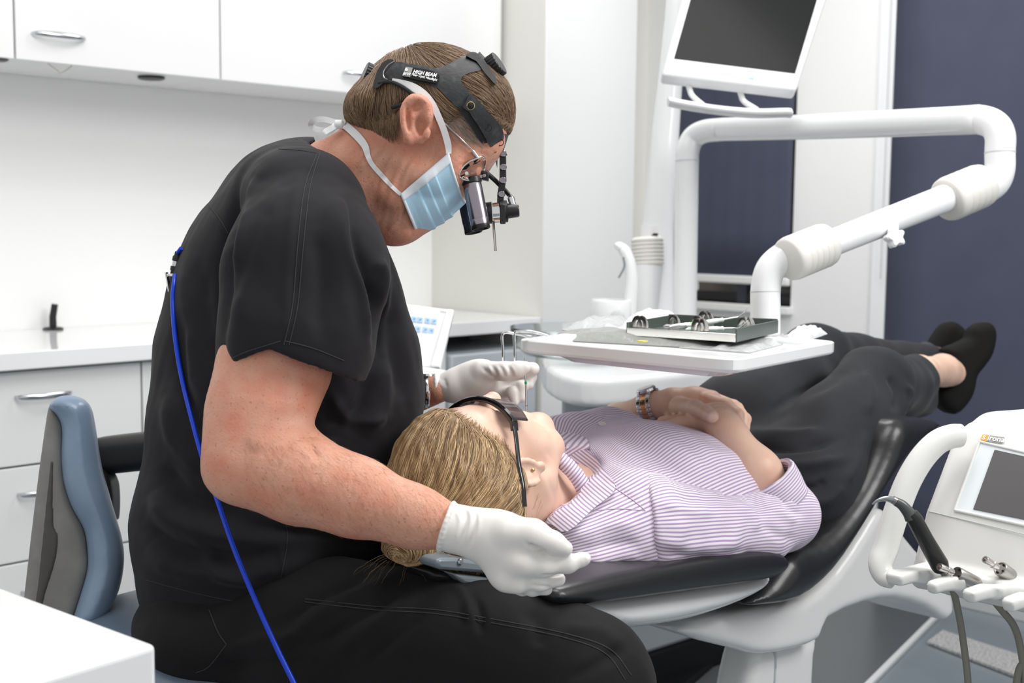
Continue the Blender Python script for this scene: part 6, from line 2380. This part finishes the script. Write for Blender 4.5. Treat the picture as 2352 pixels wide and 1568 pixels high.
M_key = mat('pale blue key', (.42, .62, .84), .5)
M_keyd = mat('blue key print', (.14, .26, .50), .5)
kk = [(926, 731), (950, 733), (968, 735), (981, 737), (997, 739), (930, 752), (950, 754), (964, 756), (978, 758), (994, 760)]
kk = [(923, 730.5), (936, 732), (951, 733.5), (965, 735), (982, 736.5), (997, 738.5), (930, 753), (946, 754.5), (960, 756), (977, 758), (991, 760)]
for i, (x, y) in enumerate(kk):
    b_ = MB().obox(onk(x, y) - kn * .0008, (kx, ky, kn), (.0055, .0062, .0010)).build('key', M_key, kp, bevel=.0008)
    c = onk(x, y) - kn * .0020
    m = MB().obox(c + kx * .0006 + ky * .0012, (kx, ky, kn), (.0022, .0006, .0003)).obox(c - ky * .0008, (kx * (1 if i % 2 else -1) + ky, ky - kx * (1 if i % 2 else -1), kn), (.0026, .0006, .0003))
    m.build('key_symbol', M_keyd, b_)
MB().obox(onk(914, 706) - kn * .0008, (kx, ky, kn), (.0032, .0030, .0008)).build('logo_square', mat('orange print', (.80, .42, .04), .5), kp)
MB().obox(onk(924, 707.5) - kn * .0008, (kx, ky, kn), (.0058, .0030, .0008)).build('logo_word', mat('grey print', (.42, .42, .40), .5), kp)
text_obj('logo_lettering', 'sirona', onk(911, 709.5) - kn * .002, kx, ky, .0075, M_white, kp, .0002)
MB().obox(onk(1018, 716) - kn * .0005, (kx, ky, kn), (.006, .0012, .0005)).build('model_word', mat('grey word', (.55, .55, .54), .5), kp)
S = Sculpt(.004)
S.pell(965, 862, dk - .02, 80, 19, .09, 3, .02)
S.pell(965, 872, dk - .02, 78, 16, .09, 3, .02)
v, q = S.build()
skin_obj('base', v, q, M_unitwhite, kp)
MB().tube([P(930, 880, dk), P(930, 1000, dk + .05), P(930, 1000, dk + .05) * np.array([1, 1, 0])], .03, 20).build('stem', M_unitwhite, kp)

# ================================================================== dentist element at the right edge
M_elem = mat('element white', (.74, .74, .72), .25)
de = thing('instrument_unit', 'white instrument console with small screen at the photo right edge', 'console', (1.45, .5, 0))
A0, B0 = PY(2194, 990, .68), PY(2125, 1172, .68)
CZ_ = PY(2098, 1290, .68)
sv = (B0 - A0) / np.linalg.norm(B0 - A0)
nvp = np.cross(np.array([0, -1.0, 0]), sv)
if nvp @ FWD > 0:
    nvp = -nvp


def onq(x, y, off=0.0):
    r = ray(x, y)
    p = EYE + r * (((A0 - EYE) @ nvp) / (r @ nvp))
    return p + nvp * off


wx = np.array([0, -1.0, 0])
lx = 1.262
zf0, zf1 = PX(2035, 1310, lx)[2], PX(2032, 1339, lx)[2]
yl = PX(2035, 1310, lx)[1]
YR = .22
S = Sculpt(.0026)
prof = [(A0[0], A0[2]), (B0[0], B0[2]), (B0[0] - .002, B0[2] - .004), (CZ_[0] - .012, CZ_[2] - .02), (CZ_[0] - .002, CZ_[2] - .030), (CZ_[0] + .12, CZ_[2] + .01), (A0[0] + .13, A0[2] - .04), (A0[0] + .10, A0[2] + .012), (A0[0] + .03, A0[2] + .008)]
S.poly(prof, w2v((0, (.68 + YR) / 2, 0)), XZY, (.68 - YR) / 2, .006, .006)
# raised crown of the console
S.wchain([(w2v((A0[0] + .075, .655, A0[2] - .006)), .020), (w2v((A0[0] + .115, .50, A0[2] + .028)), .03), (w2v((A0[0] + .115, .26, A0[2] + .028)), .03)], .03)
led = [(lx, zf1), (lx - .004, zf0 - .003), (lx + .002, zf0), (CZ_[0] + .01, CZ_[2] + .004), (CZ_[0] + .01, CZ_[2] - .022), (lx + .03, zf1 - .002)]
S.poly(led, w2v((0, (yl + YR) / 2, 0)), XZY, (yl - YR) / 2, .003, .008)
for x, y in ((2101, 1327), (2182, 1346), (2271, 1366), (2362, 1388)):
    p = PX(x, y, lx)
    rad = .0135
    slot = [(lx - .03, p[1] - rad - .002), (lx + .035, p[1] - rad + .001)] + [(lx + .035 + rad * math.sin(t), p[1] - rad * math.cos(t)) for t in np.linspace(.2, math.pi - .2, 7)] + [(lx + .035, p[1] + rad - .001), (lx - .03, p[1] + rad + .002)]
    S.poly(slot, w2v((0, 0, zf0 - .01)), CM, .06, .0005, .004, 's')
    S.wchain([(w2v((lx + .045, p[1] - .004, zf0 - .05)), .0145), (w2v((lx + .075, p[1] - .012, zf0 + .035)), .0150)], .008, 's')
v, q = S.build(smooth=1)
skin_obj('console_body', v, q, M_elem, de)
# loop handle
hp = smooth_path([(2206, 1000), (2182, 1003), (2150, 1018), (2115, 1056), (2083, 1112), (2056, 1185), (2034, 1258), (2022, 1296), (2032, 1322), (2052, 1330)], 6)
hd = np.linspace(1.485, 1.425, len(hp))
MB().tube([P(x, y, d) for (x, y), d in zip(hp, hd)], [.0105 + .0018 * math.sin(math.pi * i / len(hp)) for i in range(len(hp))], 18, flat=1.35, ref=RGT).build('grip_loop', M_elem, de)
# bezel, screen, logo
q4 = [onq(2251, 1016), onq(2420, 1056), onq(2420, 1222), onq(2194, 1173)]
MB().prism([p + nvp * .0015 for p in q4], -nvp * .004).build('bezel', mat('pale blue bezel', (.72, .77, .79), .3), de, bevel=.0008)
for (a, b) in (((2251, 1016), (2194, 1173)), ((2251, 1016), (2420, 1056)), ((2194, 1173), (2420, 1222))):
    p, q_ = onq(*a, .002), onq(*b, .002)
    MB().tube([p, q_], .0016, 8).build('bezel_lip', M_elem, de)
sc4 = [onq(2286, 1035), onq(2420, 1065), onq(2420, 1208), onq(2237, 1171)]
MB().prism([p + nvp * .0026 for p in sc4], -nvp * .002).build('screen', mat('grey touch screen', (.070, .066, .068), .25), de, smooth=False)
gl_ = [onq(2134, 1174, .0002), onq(2420, 1243, .0004)]
MB().tube(gl_, .0007, 6).build('joint_line', M_plgrey, de)
la_, lb_ = onq(2254, 1001.5, .0012), onq(2304, 1014, .0012)
lxv = onq(2304, 1005, 0) - onq(2254, 998, 0)
lxv = np.array([0, -1.0, 0])
lo4 = onq(2253, 1010, .0009)
W_ = np.linalg.norm(onq(2304, 1017) - onq(2253, 1010))
MB().obox(lo4 + lxv * W_ * .14 - sv * .003, (lxv, sv, nvp), (W_ * .13, .0045, .0005)).build('logo_square', mat('orange logo', (.85, .42, .02), .4), de)
MB().obox(lo4 + lxv * W_ * .63 - sv * .003, (lxv, sv, nvp), (W_ * .36, .0045, .0005)).build('logo_plate', mat('taupe logo', (.38, .36, .33), .4), de)
text_obj('logo_lettering', 's', lo4 + lxv * W_ * .05 + nvp * .0012, lxv, -sv, .0115, M_white, de, .0002, .0002)
text_obj('logo_lettering', 'irona', lo4 + lxv * W_ * .30 + nvp * .0012, lxv, -sv, .0098, M_white, de, .0002, .0002)
MB().tube([(A0[0] + .10, .45, CZ_[2] - .04), (A0[0] + .10, .45, .35), (A0[0] + .12, .45, .02)], .03, 20).build('support_post', M_elem, de)
MB().lathe((A0[0] + .12, .45, 0), zv, [(0, .16), (.02, .16), (.03, .12), (.03, .001)], 32).build('foot', M_elem, de)

# instruments in their holders
t = thing('scaler_handpiece', 'black handpiece with curved silver tip standing in the first console holder', 'handpiece', P(2160, 1300, 1.40))
dI = 1.395
pp = smooth_path([(2003, 1158, dI), (2016, 1149, dI), (2034, 1145, dI), (2052, 1148, dI)], 5)
MB().tube([P(*p) for p in pp], np.linspace(.0008, .0042, len(pp)), 14).build('tip', mat('dark steel tip', (.33, .34, .34), .22, 1.0), t)
MB().tube([P(2050, 1147, dI), P(2059, 1152, dI)], .0047, 14).build('tip_collar', M_gun, t)
MB().tube([P(*p) for p in smooth_path([(2057, 1151, dI), (2072, 1160, dI), (2086, 1176, dI), (2094, 1190, dI)], 5)], np.linspace(.0050, .0078, 16), 18).build('neck', mat('dark grey neck', (.07, .075, .075), .25), t)
MB().tube([P(2092, 1180, dI), P(2101, 1192, dI), P(2125, 1238, dI + .004), P(2158, 1296, dI + .010), P(2162, 1306, dI + .012)], [.0078, .0088, .0092, .0104, .009], 20).build('barrel', mat('black handle', (.013, .0135, .0135), .35), t)
MB().tube([P(*p) for p in smooth_path([(2162, 1306, dI + .012), (2185, 1345, dI + .03), (2198, 1390, dI + .04), (2212, 1470, dI + .05), (2224, 1580, dI + .05), (2226, 1750, dI + .05)], 6)], .0042, 10).build('hose', mat('olive grey hose', (.22, .215, .18), .5), t)
M_olive = bpy.data.materials['olive grey hose']
for (n0, n1, c0_, b0, b1, h0, lab) in (((2157, 1301), (2188, 1314), (2188, 1312), (2196, 1317), (2250, 1345), [(2258, 1350), (2300, 1400), (2330, 1440), (2346, 1500), (2356, 1600), (2358, 1750)], 'steel turbine coupling with short nozzle lying in the second console holder'),
                                       ((2262, 1284), (2291, 1302), (2290, 1300), (2297, 1305), (2346, 1342), [(2352, 1346), (2375, 1420), (2368, 1500), (2340, 1540), (2330, 1640), (2335, 1750)], 'steel motor coupling with short nozzle lying in the third console holder')):
    t = thing('handpiece_coupling', lab, 'handpiece', P(*b1, 1.40))
    dd_ = 1.375
    a_, b_ = P(*n0, dd_), P(*n1, dd_ + .008)
    e = b_ - a_
    L_ = np.linalg.norm(e)
    MB().lathe(a_, e, [(.004, .0004), (.004, .0022), (0, .0026), (0, .0040), (.002, .0043), (L_ * .6, .0036), (L_ * .62, .0044), (L_ * .8, .0044), (L_ * .82, .0036), (L_, .0036)], 18).build('nozzle', mat('nozzle steel', (.60, .57, .55), .2, 1.0), t)
    a_, b_ = P(*b0, dd_ + .010), P(*b1, dd_ + .024)
    e = b_ - a_
    L_ = np.linalg.norm(e)
    MB().lathe(a_, e, [(.0012, .0004), (.0012, .0062), (0, .0068), (0, .0080), (.0012, .0085), (L_ * .9, .0088), (L_, .0078)], 24).build('sleeve', mat('brushed sleeve', (.47, .45, .43), .32, 1.0), t)
    for an in (.3, 1.9, 3.6, 5.0):
        w1 = np.cross(e, zv)
        w1 /= np.linalg.norm(w1)
        w2 = np.cross(e / L_, w1)
        MB().lathe(a_ - e / L_ * .0004 + (w1 * math.cos(an) + w2 * math.sin(an)) * .0052, e, [(0, .0012), (.002, .0012), (.002, .0001)], 8).build('pin_hole', M_black, t)
    MB().tube([P(x, y, dd_ + .05) for x, y in smooth_path(h0, 6)], .0042, 10).build('hose', M_olive, t)

# pale platform edge on the floor beyond the chair
pl = thing('floor_platform', 'low grey platform with a pale metal edge strip on the floor beyond the chair', 'platform', (3.1, 1.85, 0))
a_, b_ = PZ(2150, 1405, .012), PZ(1985, 1568, .012)
e = (b_ - a_) / np.linalg.norm(b_ - a_)
nn = np.array([-e[1], e[0], 0])
if nn[1] < 0:
    nn = -nn
MB().prism([a_ - zv * .012, a_ + e * 1.6 - zv * .012, a_ + e * 1.6 + nn * .5 - zv * .012, a_ + nn * .5 - zv * .012], zv * .012).build('top_plate', mat('dark platform', (.11, .118, .125), .3), pl, bevel=.003)
MB().obox(a_ + e * .8 - nn * .009 - zv * .005, (e, nn, zv), (.8, .009, .007)).build('edge_strip', mat('pale strip', (.75, .76, .77), .25), pl, bevel=.003)
